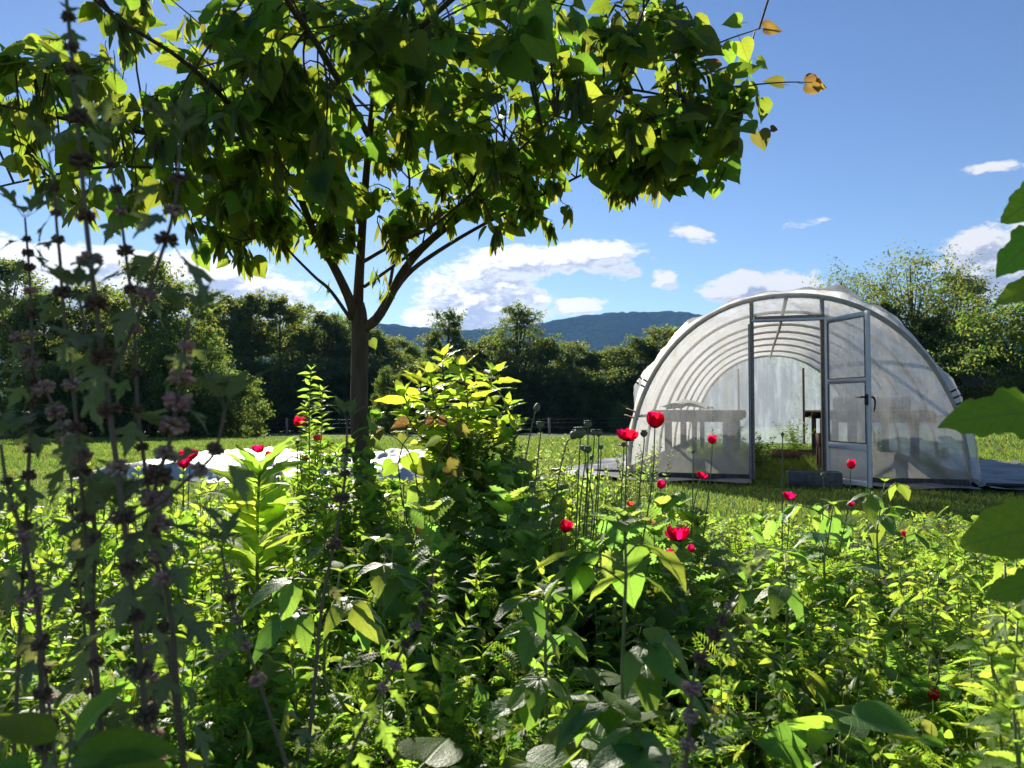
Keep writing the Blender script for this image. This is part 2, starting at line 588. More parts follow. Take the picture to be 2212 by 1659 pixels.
MAT = {
    'redbud': leaf_mat('redbud_leaf', (0.038, 0.070, 0.022), (0.30, 0.43, 0.036), 0.40, 0.47, veins=0.5, vfreq=5.0, var=0.22),
    'copper': leaf_mat('copper_leaf', (0.11, 0.065, 0.035), (0.17, 0.085, 0.035), 0.45, 0.55, veins=0.4, vfreq=5.0, var=0.2, tint=(0.30, 0.20, 0.03)),
    'yellow': leaf_mat('yellowing_leaf', (0.11, 0.10, 0.03), (0.24, 0.22, 0.04), 0.45, 0.55, veins=0.4, vfreq=5.0, var=0.2, tint=(0.10, 0.18, 0.02)),
    'pod': leaf_mat('seed_pod', (0.075, 0.092, 0.028), (0.30, 0.36, 0.045), 0.45, 0.42, var=0.3),
    'wort': leaf_mat('motherwort_leaf', (0.165, 0.185, 0.105), (0.30, 0.36, 0.080), 0.6, 0.38, veins=0.45, vfreq=4.0, var=0.15, spec=0.3),
    'nettle': leaf_mat('nettle_leaf', (0.115, 0.180, 0.045), (0.46, 0.64, 0.070), 0.5, 0.52, veins=0.5, vfreq=8.0, var=0.13),
    'lance': leaf_mat('lance_leaf', (0.090, 0.160, 0.036), (0.40, 0.60, 0.050), 0.36, 0.52, veins=0.55, vfreq=9.0, var=0.14),
    'poke': leaf_mat('pokeweed_leaf', (0.085, 0.140, 0.030), (0.46, 0.60, 0.045), 0.34, 0.55, veins=0.6, vfreq=8.0, var=0.2),
    'bean': leaf_mat('bean_leaf', (0.092, 0.150, 0.052), (0.33, 0.50, 0.055), 0.34, 0.48, veins=0.55, vfreq=6.0, var=0.2, spec=0.4),
    'dock': leaf_mat('broad_leaf', (0.085, 0.160, 0.032), (0.42, 0.68, 0.040), 0.38, 0.52, veins=0.8, vfreq=6.0, var=0.15),
    'poppyleaf': leaf_mat('poppy_leaf', (0.115, 0.180, 0.075), (0.40, 0.60, 0.090), 0.45, 0.50, veins=0.5, vfreq=6.0, var=0.18),
    'fern': leaf_mat('feathery_leaf', (0.085, 0.155, 0.036), (0.36, 0.56, 0.045), 0.5, 0.5, var=0.25),
    'herb': leaf_mat('grey_herb_leaf', (0.085, 0.120, 0.055), (0.42, 0.52, 0.13), 0.55, 0.48, var=0.22),
    'darkherb': leaf_mat('dark_herb_leaf', (0.030, 0.062, 0.018), (0.20, 0.32, 0.03), 0.5, 0.45, var=0.25),
    'under': leaf_mat('undergrowth_leaf', (0.090, 0.150, 0.036), (0.38, 0.56, 0.050), 0.42, 0.5, var=0.24),
    'grass': leaf_mat('grass_blade', (0.050, 0.080, 0.024), (0.17, 0.25, 0.036), 0.5, 0.52, var=0.3, patch=1.6),
    'petal': leaf_mat('poppy_petal', (0.50, 0.006, 0.055), (0.78, 0.008, 0.115), 0.55, 0.48, var=0.1, spec=0.25, blotch=(0.012, 0.004, 0.010)),
    'petal_o': leaf_mat('poppy_petal_orange', (0.60, 0.030, 0.020), (0.95, 0.10, 0.05), 0.55, 0.5, var=0.1, spec=0.25),
    'whorl': leaf_mat('motherwort_flower', (0.60, 0.43, 0.35), (0.70, 0.50, 0.42), 0.8, 0.35, var=0.35, spec=0.1),
    'calyx': leaf_mat('motherwort_calyx', (0.27, 0.185, 0.12), (0.32, 0.21, 0.13), 0.8, 0.3, var=0.3, spec=0.1),
    'tree1': leaf_mat('tree_leaf_olive', (0.080, 0.105, 0.032), (0.26, 0.32, 0.045), 0.5, 0.42, var=0.32, spec=0.3),
    'tree2': leaf_mat('tree_leaf_green', (0.062, 0.092, 0.034), (0.20, 0.27, 0.042), 0.5, 0.42, var=0.30, spec=0.3),
    'tree3': leaf_mat('tree_leaf_light', (0.075, 0.112, 0.036), (0.22, 0.31, 0.045), 0.5, 0.45, var=0.30, spec=0.3),
    'bark': solid_mat('bark', (0.070, 0.043, 0.029), (0.14, 0.095, 0.066), 26.0, 0.85, 0.9, stretch=(1, 1, 0.22), dist=0.012),
    'farbark': solid_mat('far_bark', (0.05, 0.04, 0.03), (0.11, 0.09, 0.07), 5.0, 0.9, 0.5, stretch=(1, 1, 0.3)),
    'stem': solid_mat('green_stem', (0.15, 0.20, 0.060), (0.20, 0.22, 0.09), 40.0, 0.55, 0.15),
    'wortstem': solid_mat('motherwort_stem', (0.160, 0.130, 0.070), (0.19, 0.125, 0.080), 60.0, 0.75, 0.2),
    'redstem': solid_mat('reddish_stem', (0.16, 0.075, 0.040), (0.12, 0.10, 0.03), 30.0, 0.5),
    'poppystem': solid_mat('poppy_stem', (0.11, 0.145, 0.065), (0.14, 0.17, 0.08), 40.0, 0.6),
    'capsule': solid_mat('poppy_capsule', (0.120, 0.150, 0.080), (0.17, 0.19, 0.10), 60.0, 0.6, 0.15),
    'hoop': solid_mat('galvanised_pipe', (0.38, 0.335, 0.275), (0.48, 0.43, 0.36), 14.0, 0.6, 0.1, metal=0.0),
    'alu': solid_mat('door_aluminium', (0.72, 0.66, 0.57), (0.78, 0.72, 0.63), 9.0, 0.5, 0.05, metal=0.0),
    'wood_grey': solid_mat('weathered_wood', (0.22, 0.175, 0.13), (0.38, 0.31, 0.24), 12.0, 0.85, 0.5, stretch=(3, 0.35, 3)),
    'wood_dark': solid_mat('dark_wood', (0.050, 0.042, 0.034), (0.11, 0.092, 0.075), 14.0, 0.85, 0.5, stretch=(2, 2, 0.4)),
    'wood_brown': solid_mat('brown_wood', (0.085, 0.048, 0.032), (0.15, 0.085, 0.056), 14.0, 0.8, 0.4, stretch=(2, 2, 0.4)),
    'rust': solid_mat('rusty_post', (0.14, 0.065, 0.045), (0.20, 0.10, 0.07), 20.0, 0.8, 0.3),
    'concrete': solid_mat('concrete', (0.10, 0.088, 0.072), (0.17, 0.15, 0.125), 18.0, 0.9, 0.4),
    'black': solid_mat('black_plastic', (0.012, 0.012, 0.013), (0.022, 0.022, 0.024), 20.0, 0.45),
    'clip': solid_mat('red_clip', (0.30, 0.03, 0.03), (0.22, 0.02, 0.02), 20.0, 0.5),
    'tarp': solid_mat('ground_cloth', (0.075, 0.072, 0.070), (0.150, 0.145, 0.140), 4.0, 0.48, 0.3, spec=0.7, dist=0.03),
    'tray': solid_mat('grey_plastic', (0.30, 0.30, 0.31), (0.42, 0.42, 0.43), 10.0, 0.5),
    'cover': solid_mat('row_cover', (0.40, 0.39, 0.375), (0.52, 0.51, 0.49), 5.0, 0.55, 0.25, dist=0.02),
    'soil': solid_mat('soil', (0.030, 0.022, 0.015), (0.060, 0.045, 0.030), 9.0, 0.95, 0.8, dist=0.03),
    'ivory': solid_mat('dry_straw', (0.42, 0.34, 0.20), (0.55, 0.46, 0.30), 20.0, 0.8),
    'roof': film_mat('roof_film', 0.26, (0.86, 0.855, 0.85), base_dirt=0.0),
    'endfilm': film_mat('end_film', 0.72, (0.86, 0.85, 0.84), dirt=(0.72, 0.66, 0.58), base_dirt=0.55),
    'doorfilm': film_mat('door_film', 0.70, (0.80, 0.80, 0.82), dirt=(0.62, 0.56, 0.50), base_dirt=0.0),
    'kick': film_mat('kick_film', 0.18, (0.75, 0.74, 0.74), dirt=(0.60, 0.52, 0.46), base_dirt=0.5),
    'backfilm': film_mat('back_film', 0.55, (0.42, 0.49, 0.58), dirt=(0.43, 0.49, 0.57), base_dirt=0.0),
}


def ground_mat():
    m, g, out = new_mat('meadow')
    geo = g.n('ShaderNodeNewGeometry')
    p = geo.outputs['Position']
    n1 = g.noise(p, 0.12, 4.0, 0.55)
    n2 = g.noise(p, 3.0, 6.0, 0.7)
    n3 = g.noise(p, 30.0, 3.0, 0.7)
    c = g.mix(g.smooth(n1, 0.35, 0.65), (0.066, 0.108, 0.026, 1), (0.092, 0.135, 0.034, 1))
    c = g.mix(g.m('MULTIPLY', g.smooth(n2, 0.52, 0.75), 0.5), c, (0.15, 0.145, 0.045, 1))
    c = g.mix(g.m('MULTIPLY', g.smooth(n3, 0.55, 0.35), 0.5), c, (0.035, 0.06, 0.012, 1))
    pb = g.n('ShaderNodeBsdfPrincipled')
    g.put(pb.inputs['Base Color'], c)
    pb.inputs['Roughness'].default_value = 0.9
    pb.inputs['Specular IOR Level'].default_value = 0.15
    bp = g.n('ShaderNodeBump')
    bp.inputs['Strength'].default_value = 0.8
    bp.inputs['Distance'].default_value = 0.08
    g.put(bp.inputs['Height'], g.m('ADD', n2, n3))
    g.t.links.new(bp.outputs[0], pb.inputs['Normal'])
    g.t.links.new(pb.outputs[0], out.inputs['Surface'])
    return m


def hill_mat():
    m, g, out = new_mat('wooded_hill')
    geo = g.n('ShaderNodeNewGeometry')
    p = geo.outputs['Position']
    vor = g.n('ShaderNodeTexVoronoi')
    vor.inputs['Scale'].default_value = 0.045
    g.t.links.new(p, vor.inputs['Vector'])
    n1 = g.noise(p, 0.004, 5.0, 0.6)
    n2 = g.noise(p, 0.05, 5.0, 0.65)
    c = g.mix(g.smooth(n1, 0.35, 0.65), (0.016, 0.036, 0.018, 1), (0.030, 0.055, 0.022, 1))
    c = g.mix(g.m('MULTIPLY', g.smooth(n2, 0.5, 0.7), 0.6), c, (0.012, 0.026, 0.014, 1))
    pb = g.n('ShaderNodeBsdfPrincipled')
    g.put(pb.inputs['Base Color'], c)
    pb.inputs['Roughness'].default_value = 1.0
    pb.inputs['Specular IOR Level'].default_value = 0.0
    bp = g.n('ShaderNodeBump')
    bp.inputs['Strength'].default_value = 1.0
    bp.inputs['Distance'].default_value = 9.0
    g.put(bp.inputs['Height'], g.m('ADD', g.m('SUBTRACT', 1.0, vor.outputs['Distance']), n2))
    g.t.links.new(bp.outputs[0], pb.inputs['Normal'])
    g.t.links.new(pb.outputs[0], out.inputs['Surface'])
    return m


# ------------------------------------------------------------------ the setting: ground, bed, hills, haze
def build_ground():
    rad = np.concatenate([[0.0], np.geomspace(0.6, 4200, 150)])
    a = np.linspace(0, 2 * PI, 145)
    F = np.zeros((len(rad), len(a), 3))
    F[..., 0] = rad[:, None] * np.sin(a)[None]
    F[..., 1] = rad[:, None] * np.cos(a)[None]
    F[..., 2] = gz(F[..., 0], F[..., 1])
    MB().grid(F).build('ground', ground_mat(), kind='structure', label='mown meadow falling gently away to the woods')
    b = np.zeros((40, 60, 3))
    xs, ys = np.linspace(-5.2, 5.2, 60), np.linspace(-1.2, 6.4, 40)
    b[..., 0] = xs[None] * (0.55 + 0.45 * np.clip(ys / 5, 0, 1))[:, None] * 1.05
    b[..., 1] = ys[:, None] + 0.25 * np.sin(xs * 1.7)[None] * (ys[:, None] > 5.5)
    b[..., 2] = 0.012 + 0.02 * RNG.random((40, 60))
    MB().grid(b).build('flower_bed', MAT['soil'], kind='structure', label='dark soil of the overgrown flower bed')


def build_hill():
    pts = [(-800, 740), (300, 720), (600, 706), (820, 697), (905, 705), (1000, 712), (1090, 706), (1190, 692), (1260, 679), (1330, 673), (1400, 671), (1480, 671),
           (1520, 678), (1620, 690), (1800, 690), (2000, 715), (2300, 730), (3000, 745)]
    az = np.array([ang(p[0], p[1])[0] for p in pts])
    el = np.array([ang(p[0], p[1])[1] for p in pts])
    A = np.linspace(-1.0, 1.0, 360)
    E = np.interp(A, az, el)
    ker = np.hanning(7)
    E = np.convolve(np.pad(E, 3, mode='edge'), ker / ker.sum(), 'valid')
    D0 = 2600 + 250 * np.sin(A * 5)
    rows = []
    ts = np.concatenate([np.linspace(0, 1, 46), np.linspace(1.06, 1.5, 8)])
    for k, t in enumerate(ts):
        d = D0 * (0.56 + 0.44 * t)
        prof = t ** 1.35 if t <= 1 else 1 - (t - 1) * 1.2
        h = np.tan(E) * D0 * prof
        spur = 22 * np.sin(A * 23 + 2 * t) * t * (1 - min(t, 1)) * 4 + 12 * np.sin(A * 51 + 1.3) * t * (1 - min(t, 1)) * 4
        bump = RNG.normal(0, 1, len(A)) * 1.3 * (0.3 + min(t, 1))
        z = EYE + h + spur + bump - 2.0
        if k == 0:
            z = np.full_like(A, -6.0)
        rows.append(np.stack([np.sin(A) * d, np.cos(A) * d, z], 1))
    MB().grid(np.array(rows)).build('hill', hill_mat(), kind='structure', label='long wooded ridge, blue with distance, above the tree line')


def build_haze():
    m, g, out = new_mat('haze')
    pv = g.n('ShaderNodeVolumePrincipled')
    pv.inputs['Color'].default_value = (0.22, 0.48, 1.0, 1)
    pv.inputs['Density'].default_value = 0.00007
    pv.inputs['Anisotropy'].default_value = 0.2
    g.t.links.new(pv.outputs[0], out.inputs['Volume'])
    MB().box((0, 0, 190), (9600, 9600, 400)).build('haze', m, kind='stuff', label='thin blue haze over the valley', smooth=False)


build_ground()
build_hill()
USE_HAZE = True
if USE_HAZE:
    build_haze()


# ------------------------------------------------------------------ background trees
def tree_variant(seed, h, w, base=0.1, nclump=90, nleaf=120, size=0.24, lacy=0.0, top=1.0):
    """returns (trunk mesh builder, crown arrays): a trunk with limbs, and leaf-sized faces clumped round the limbs"""
    r = np.random.default_rng(seed)
    tb = MB()
    lean = r.normal(0, 0.02, 2) * h
    trunk = spline([(0, 0, -0.3), (lean[0] * 0.3, lean[1] * 0.3, h * 0.3), (lean[0], lean[1], h * 0.62), (lean[0] * 1.3, lean[1] * 1.3, h * 0.93)], 12)
    tr = np.linspace(0.022 * h, 0.004 * h, 12)
    tb.tube(trunk, tr, 7)
    C = []
    tries = 0
    while len(C) < nclump and tries < 20000:
        tries += 1
        t = r.random() ** (0.8 if lacy > 0 else 1.15)
        zz = base + (1 - base) * t
        # envelope: widest at 55 % of the crown, round top
        e = math.sin(PI * min(1, 0.12 + 0.88 * t) ** 0.85) ** 0.6 * (1 - 0.25 * t)
        if lacy == 0:
            e = math.sqrt(max(0.0, 1 - t ** 2.4)) * (0.78 + 0.22 * min(1, t / 0.3))
        a = r.random() * 2 * PI
        lob = 1 + 0.22 * math.sin(3 * a + seed) + 0.15 * math.sin(5 * a + 2 * seed + 4 * t)
        rr = math.sqrt(r.random()) if r.random() < 0.35 else 0.72 + 0.28 * r.random()
        p = np.array([math.cos(a) * rr * e * lob * w / 2, math.sin(a) * rr * e * lob * w / 2, zz * h])
        if all(np.linalg.norm(p - q) > (0.42 + 0.5 * lacy) * w / 8 for q in C):
            C.append(p)
    C = np.array(C)
    C[:, 0] += lean[0] * C[:, 2] / h
    C[:, 1] += lean[1] * C[:, 2] / h
    nl = 46 if lacy > 0 else 22
    for p in C[r.permutation(len(C))[:nl]]:
        k = int(np.clip((p[2] / h - 0.22) * 11, 1, 9))
        q = trunk[k]
        mid = (p + q) / 2 + np.array([0, 0, -0.04 * h])
        tb.tube(spline([q, mid, p], 6), np.linspace(tr[k] * 0.55, 0.012, 6), 5)
    V, U = [], []
    for p in C:
        n = int(nleaf * r.uniform(0.5, 1.5))
        rad = w / (6.2 if lacy == 0 else 8) * r.uniform(0.7, 1.25) * (0.8 + 0.2 * lacy)
        sub = r.normal(0, 0.55, (6, 3)) * rad * [1, 1, 0.6]
        q = sub[r.integers(0, 6, n)] + r.normal(0, 0.30, (n, 3)) * rad * [1, 1, 0.7]
        pos = p + q
        outw = q / (np.linalg.norm(q, axis=1, keepdims=True) + 1e-6)
        nn = outw * 0.6 + r.normal(0, 0.6, (n, 3)) + [0, 0, 0.55]
        nn /= np.linalg.norm(nn, axis=1, keepdims=True)
        d = r.normal(0, 1, (n, 3)) + [0, 0, -0.4]
        d -= nn * (d * nn).sum(1, keepdims=True)
        d /= np.linalg.norm(d, axis=1, keepdims=True)
        s = np.cross(d, nn)
        L = size * r.uniform(0.6, 1.35, (n, 1))
        W = L * 0.42
        V.append(np.stack([pos - d * L * 0.5, pos + s * W * 0.55 - nn * L * 0.06, pos + d * L * 0.5 - nn * L * 0.16, pos - s * W * 0.55 - nn * L * 0.06], 1))
    V = np.concatenate(V)
    V[..., 2] = np.maximum(V[..., 2], 0.05)
    n = len(V)
    return tb, V.reshape(-1, 3), np.arange(n * 4).reshape(n, 4)


TV = {}


def tree_kind(key, mat, **kw):
    tb, V, Q = tree_variant(**kw)
    TV[key] = (tb.mesh('trunk', MAT['farbark']), mesh_np('crown', V, Q, None, np.tile([[0.5, 0], [1, 0.5], [0.5, 1], [0, 0.5]], (len(Q), 1)), MAT[mat], False), kw['h'])


tree_kind('oak', 'tree1', seed=1, h=14, w=9, base=0.05, nclump=135, nleaf=190, size=0.36)
tree_kind('maple', 'tree2', seed=2, h=14, w=8, base=0.03, nclump=135, nleaf=190, size=0.34)
tree_kind('tall', 'tree2', seed=3, h=16, w=6.5, base=0.05, nclump=125, nleaf=180, size=0.32)
tree_kind('poplar', 'tree1', seed=4, h=16, w=6.8, base=0.05, nclump=125, nleaf=180, size=0.34)
tree_kind('open', 'tree2', seed=5, h=14, w=7.6, base=0.28, nclump=95, nleaf=130, size=0.27, lacy=0.5)
tree_kind('lacy', 'tree1', seed=6, h=14, w=11, base=0.38, nclump=110, nleaf=110, size=0.25, lacy=0.9)
tree_kind('round', 'tree3', seed=7, h=9, w=9, base=0.0, nclump=130, nleaf=190, size=0.28)
tree_kind('bush', 'tree3', seed=8, h=4, w=3.9, base=0.0, nclump=120, nleaf=170, size=0.16)
tree_kind('dusky', 'tree2', seed=9, h=10, w=9, base=0.0, nclump=130, nleaf=190, size=0.34)


def tree(key, px, top, d, label, name='tree', group=None, wide=1.0, cat='tree', rz=None):
    b = P(px, 900, d)
    x, y = b[0], d
    z0 = float(gz(x, y)) - 0.1
    h = P(px, top, d)[2] - z0
    tm, cm, h0 = TV[key]
    root = empty(name, (x, y, z0), R.random() * 6.28 if rz is None else rz, label, cat, group)
    s = h / h0
    root.scale = (s * wide, s * wide, s)
    link('trunk', tm, root)
    link('crown', cm, root)
    return root


WOOD = 'trees of the dense wood beyond the meadow'
ORD = 'first second third fourth fifth sixth seventh eighth ninth tenth eleventh twelfth thirteenth fourteenth fifteenth sixteenth seventeenth eighteenth'.split()
WN = [0, 0]
# far wood, west to east; each: kind, px, top px, distance, width factor
for key, px, top, d, wd in [
    ('oak', 455, 660, 76, 1.0), ('maple', 500, 648, 82, 1.0), ('poplar', 545, 640, 80, 1.0), ('poplar', 598, 648, 78, 1.0), ('tall', 655, 650, 86, 0.85), ('maple', 700, 682, 80, 1.0), ('oak', 745, 690, 84, 1.0), ('maple', 800, 715, 78, 1.0), ('oak', 850, 735, 82, 1.0), ('maple', 888, 752, 86, 0.9), ('dusky', 520, 780, 72, 1.2), ('dusky', 620, 770, 72, 1.1), ('dusky', 700, 780, 72, 1.2), ('dusky', 790, 775, 72, 1.2), ('dusky', 905, 790, 74, 1.3)]:
    WN[0] += 1
    tree(key, px, top, d, ('%s tree from the west in the back row of the dark wood' % ORD[WN[0] - 1]) if WN[0] <= 10 else ('%s low shaded tree from the west along the edge of the dark wood' % ORD[(11, 12, 13, 14, 15).index(WN[0])]), 'forest_tree', WOOD, wd)
tree('tall', 952, 668, 78, 'tall narrow tree standing clear against the cloud, west of the ridge crest', 'forest_tree', WOOD, 1.05)
tree('open', 1122, 660, 76, 'tall open-crowned tree with lacy top just below the ridge slope', 'forest_tree', WOOD, 1.1)
tree('maple', 1060, 730, 80, 'lower dark tree between the narrow tall tree and the lacy one', 'forest_tree', WOOD, 1.0)
for key, px, top, d, wd in [
    ('dusky', 1000, 790, 73, 1.2), ('oak', 1005, 752, 78, 1.1), ('dusky', 1090, 780, 73, 1.2), ('maple', 1180, 735, 78, 1.1), ('dusky', 1180, 800, 73, 1.3), ('oak', 1235, 745, 80, 1.1), ('dusky', 1260, 805, 72, 1.3), ('maple', 1285, 765, 78, 1.1), ('oak', 1330, 755, 76, 1.1), ('dusky', 1340, 800, 72, 1.2), ('maple', 1385, 735, 76, 1.1), ('dusky', 1430, 790, 72, 1.3), ('oak', 1440, 715, 76, 1.2), ('maple', 1520, 705, 80, 1.2), ('dusky', 1540, 780, 72, 1.4), ('oak', 1610, 700, 80, 1.2), ('dusky', 1650, 770, 72, 1.4), ('maple', 1700, 690, 80, 1.3)]:
    WN[1] += 1
    tree(key, px, top, d, '%s dark wood tree counting east from behind the pokeweed' % ORD[WN[1] - 1], 'forest_tree', WOOD, wd)
tree('round', 1345, 872, 66, 'small pale green bush alone at the wood edge near the tunnel', 'bush', None, 0.9, 'bush')
tree('bush', 500, 808, 46, 'rounded sunlit yellow-green bush before the dark wood', 'bush', None, 1.05, 'bush')
tree('bush', 430, 850, 44, 'lower yellow-green bush hugging the rounded sunlit one', 'bush', None, 1.1, 'bush')
tree('dusky', 835, 800, 52, 'grey-green rounded tree just east of the dark trunk', 'tree', None, 0.55)
# big trees at the west edge
tree('oak', 330, 575, 48, 'big leafy tree rising highest behind the motherwort stems', 'tree', None, 1.0)
tree('round', 390, 700, 45, 'yellow-green tree below the big leafy one, behind the motherwort', 'tree', None, 0.9)
tree('oak', 210, 625, 52, 'broad tree behind the thickest motherwort stem', 'tree', None, 1.1)
tree('maple', 90, 640, 50, 'dark tree behind the lower motherwort spikes by the picture edge', 'tree', None, 1.1)
tree('open', 20, 560, 55, 'tall tree cut by the western picture edge', 'tree', None, 1.1)
tree('dusky', 260, 780, 44, 'low shaded tree under the big leafy tree', 'tree', None, 1.2)
tree('dusky', 120, 790, 44, 'low shaded tree nearest the western picture edge', 'tree', None, 1.2)
# eastern trees behind the tunnel
tree('lacy', 1835, 585, 50, 'thin-crowned tree just over the tunnel shoulder', 'tree', None, 0.9)
tree('lacy', 1985, 543, 46, 'lacy spreading tree with its limbs showing against the cloud', 'tree', None, 1.0, rz=0.7)
tree('open', 2075, 590, 48, 'feathery tree on the eastern flank of the lacy spreading one', 'tree', None, 1.1)
tree('maple', 1900, 660, 44, 'dense dark tree under the lacy spreading one', 'tree', None, 1.2)
tree('maple', 2010, 690, 44, 'dense dark tree low behind the tunnel flank', 'tree', None, 1.2)
tree('round', 2190, 650, 38, 'large light green tree leaning in from the eastern edge', 'tree', None, 1.15)
tree('dusky', 2110, 740, 42, 'shaded low tree between the tunnel and the light green tree', 'tree', None, 1.1)
tree('dusky', 1960, 770, 40, 'shaded low tree hidden behind the tunnel flank', 'tree', None, 1.2)
tree('dusky', 2230, 760, 42, 'dark low tree under the light green eastern tree', 'tree', None, 1.2)
tree('maple', 1800, 690, 52, 'dark tree just behind the tunnel top', 'tree', None, 1.2)
tree('lacy', 2330, 600, 44, 'tall thin-crowned tree past the eastern edge', 'tree', None, 1.0)


# ------------------------------------------------------------------ fence, row cover
def build_fence():
    root = empty('wire_fence', (0, 0, 0), 0, 'thin wire fence with grey wooden posts along the foot of the meadow', 'fence')
    posts = []
    for px in (-120, 60, 240, 430, 620, 810, 1000, 1187, 1374, 1560, 1750, 1940, 2130, 2320):
        d = 56.0
        p = P(px, 900, d)
        z = float(gz(p[0], d))
        posts.append((p[0], d, z))
        h = R.uniform(1.15, 1.3)
        MB().tube([(p[0], d, z - 0.3), (p[0] + R.uniform(-.02, .02), d, z + h)], [0.10, 0.085], 8).build('post', MAT['wood_grey'], root)
    for hz in (0.55, 0.85, 1.12):
        pts = []
        for a, b in zip(posts[:-1], posts[1:]):
            for t in (0, 0.5):
                pts.append((a[0] * (1 - t) + b[0] * t, 55.9, a[2] * (1 - t) + b[2] * t + hz - 0.03 * (t > 0)))
        MB().tube(pts, 0.0045, 4).build('wire', MAT['hoop'], root)


def build_row_cover():
    nx, ny = 150, 60
    xs, ys = np.linspace(-6.0, -1.15, nx), np.linspace(0, 1, ny)
    X, V = np.meshgrid(xs, ys)
    edge0 = 10.3 + 0.25 * np.sin(xs * 2.1) + 0.12 * np.sin(xs * 5.3) - (xs + 4) * 0.05
    edge1 = 15.2 + 0.3 * np.sin(xs * 1.3 + 1)
    Y = edge0[None] * (1 - V) + edge1[None] * V
    Z = 0.05 + 0.10 * np.abs(np.sin(X * 1.1 + 0.8 * np.sin(Y * 1.4))) + 0.07 * np.abs(np.sin(Y * 2.3 + 1.3 * np.sin(X * 1.9)))
    Z += 0.035 * np.sin(X * 7.3 + Y * 3) * np.sin(Y * 6.1 - X * 2)
    r = RNG.normal(0, 1, (ny, nx))
    for _ in range(2):
        r = (r + np.roll(r, 1, 0) + np.roll(r, -1, 0) + np.roll(r, 1, 1) + np.roll(r, -1, 1)) / 5
    Z += 0.03 * r
    fall = np.minimum(np.clip((V) / 0.06, 0, 1), np.clip((1 - V) / 0.06, 0, 1)) * np.minimum(np.clip((X + 6.0) / 0.3, 0, 1), np.clip((-1.15 - X) / 0.3, 0, 1))
    Z = gz(X, Y) + 0.015 + np.clip(Z, 0.01, None) * fall
    o = MB().grid(np.stack([X, Y, Z], 2)).build('row_cover', MAT['cover'], label='crumpled white row cover spread over the grass behind the poppies', cat='row cover')
    return o


build_fence()
build_row_cover()

# ------------------------------------------------------------------ the tunnel greenhouse
GH_A = math.radians(17.5)
GH_O = np.array([3.63, 10.2, 0.0])
GH_W, GH_H, GH_L = 2.10, 2.46, 12.0
Rz = np.array([[math.cos(GH_A), math.sin(GH_A), 0], [-math.sin(GH_A), math.cos(GH_A), 0], [0, 0, 1]])


def gh(u, v, z=0.0):
    """tunnel coordinates (across, along, up) to world"""
    return GH_O + Rz @ np.array([u, v, z])


def arch(th, k=1.0):
    """th 0..pi from the east foot to the west foot"""
    c, s = np.cos(th), np.sin(th)
    return np.sign(c) * np.abs(c) ** 0.92 * GH_W * k, np.abs(s) ** 0.96 * GH_H * k


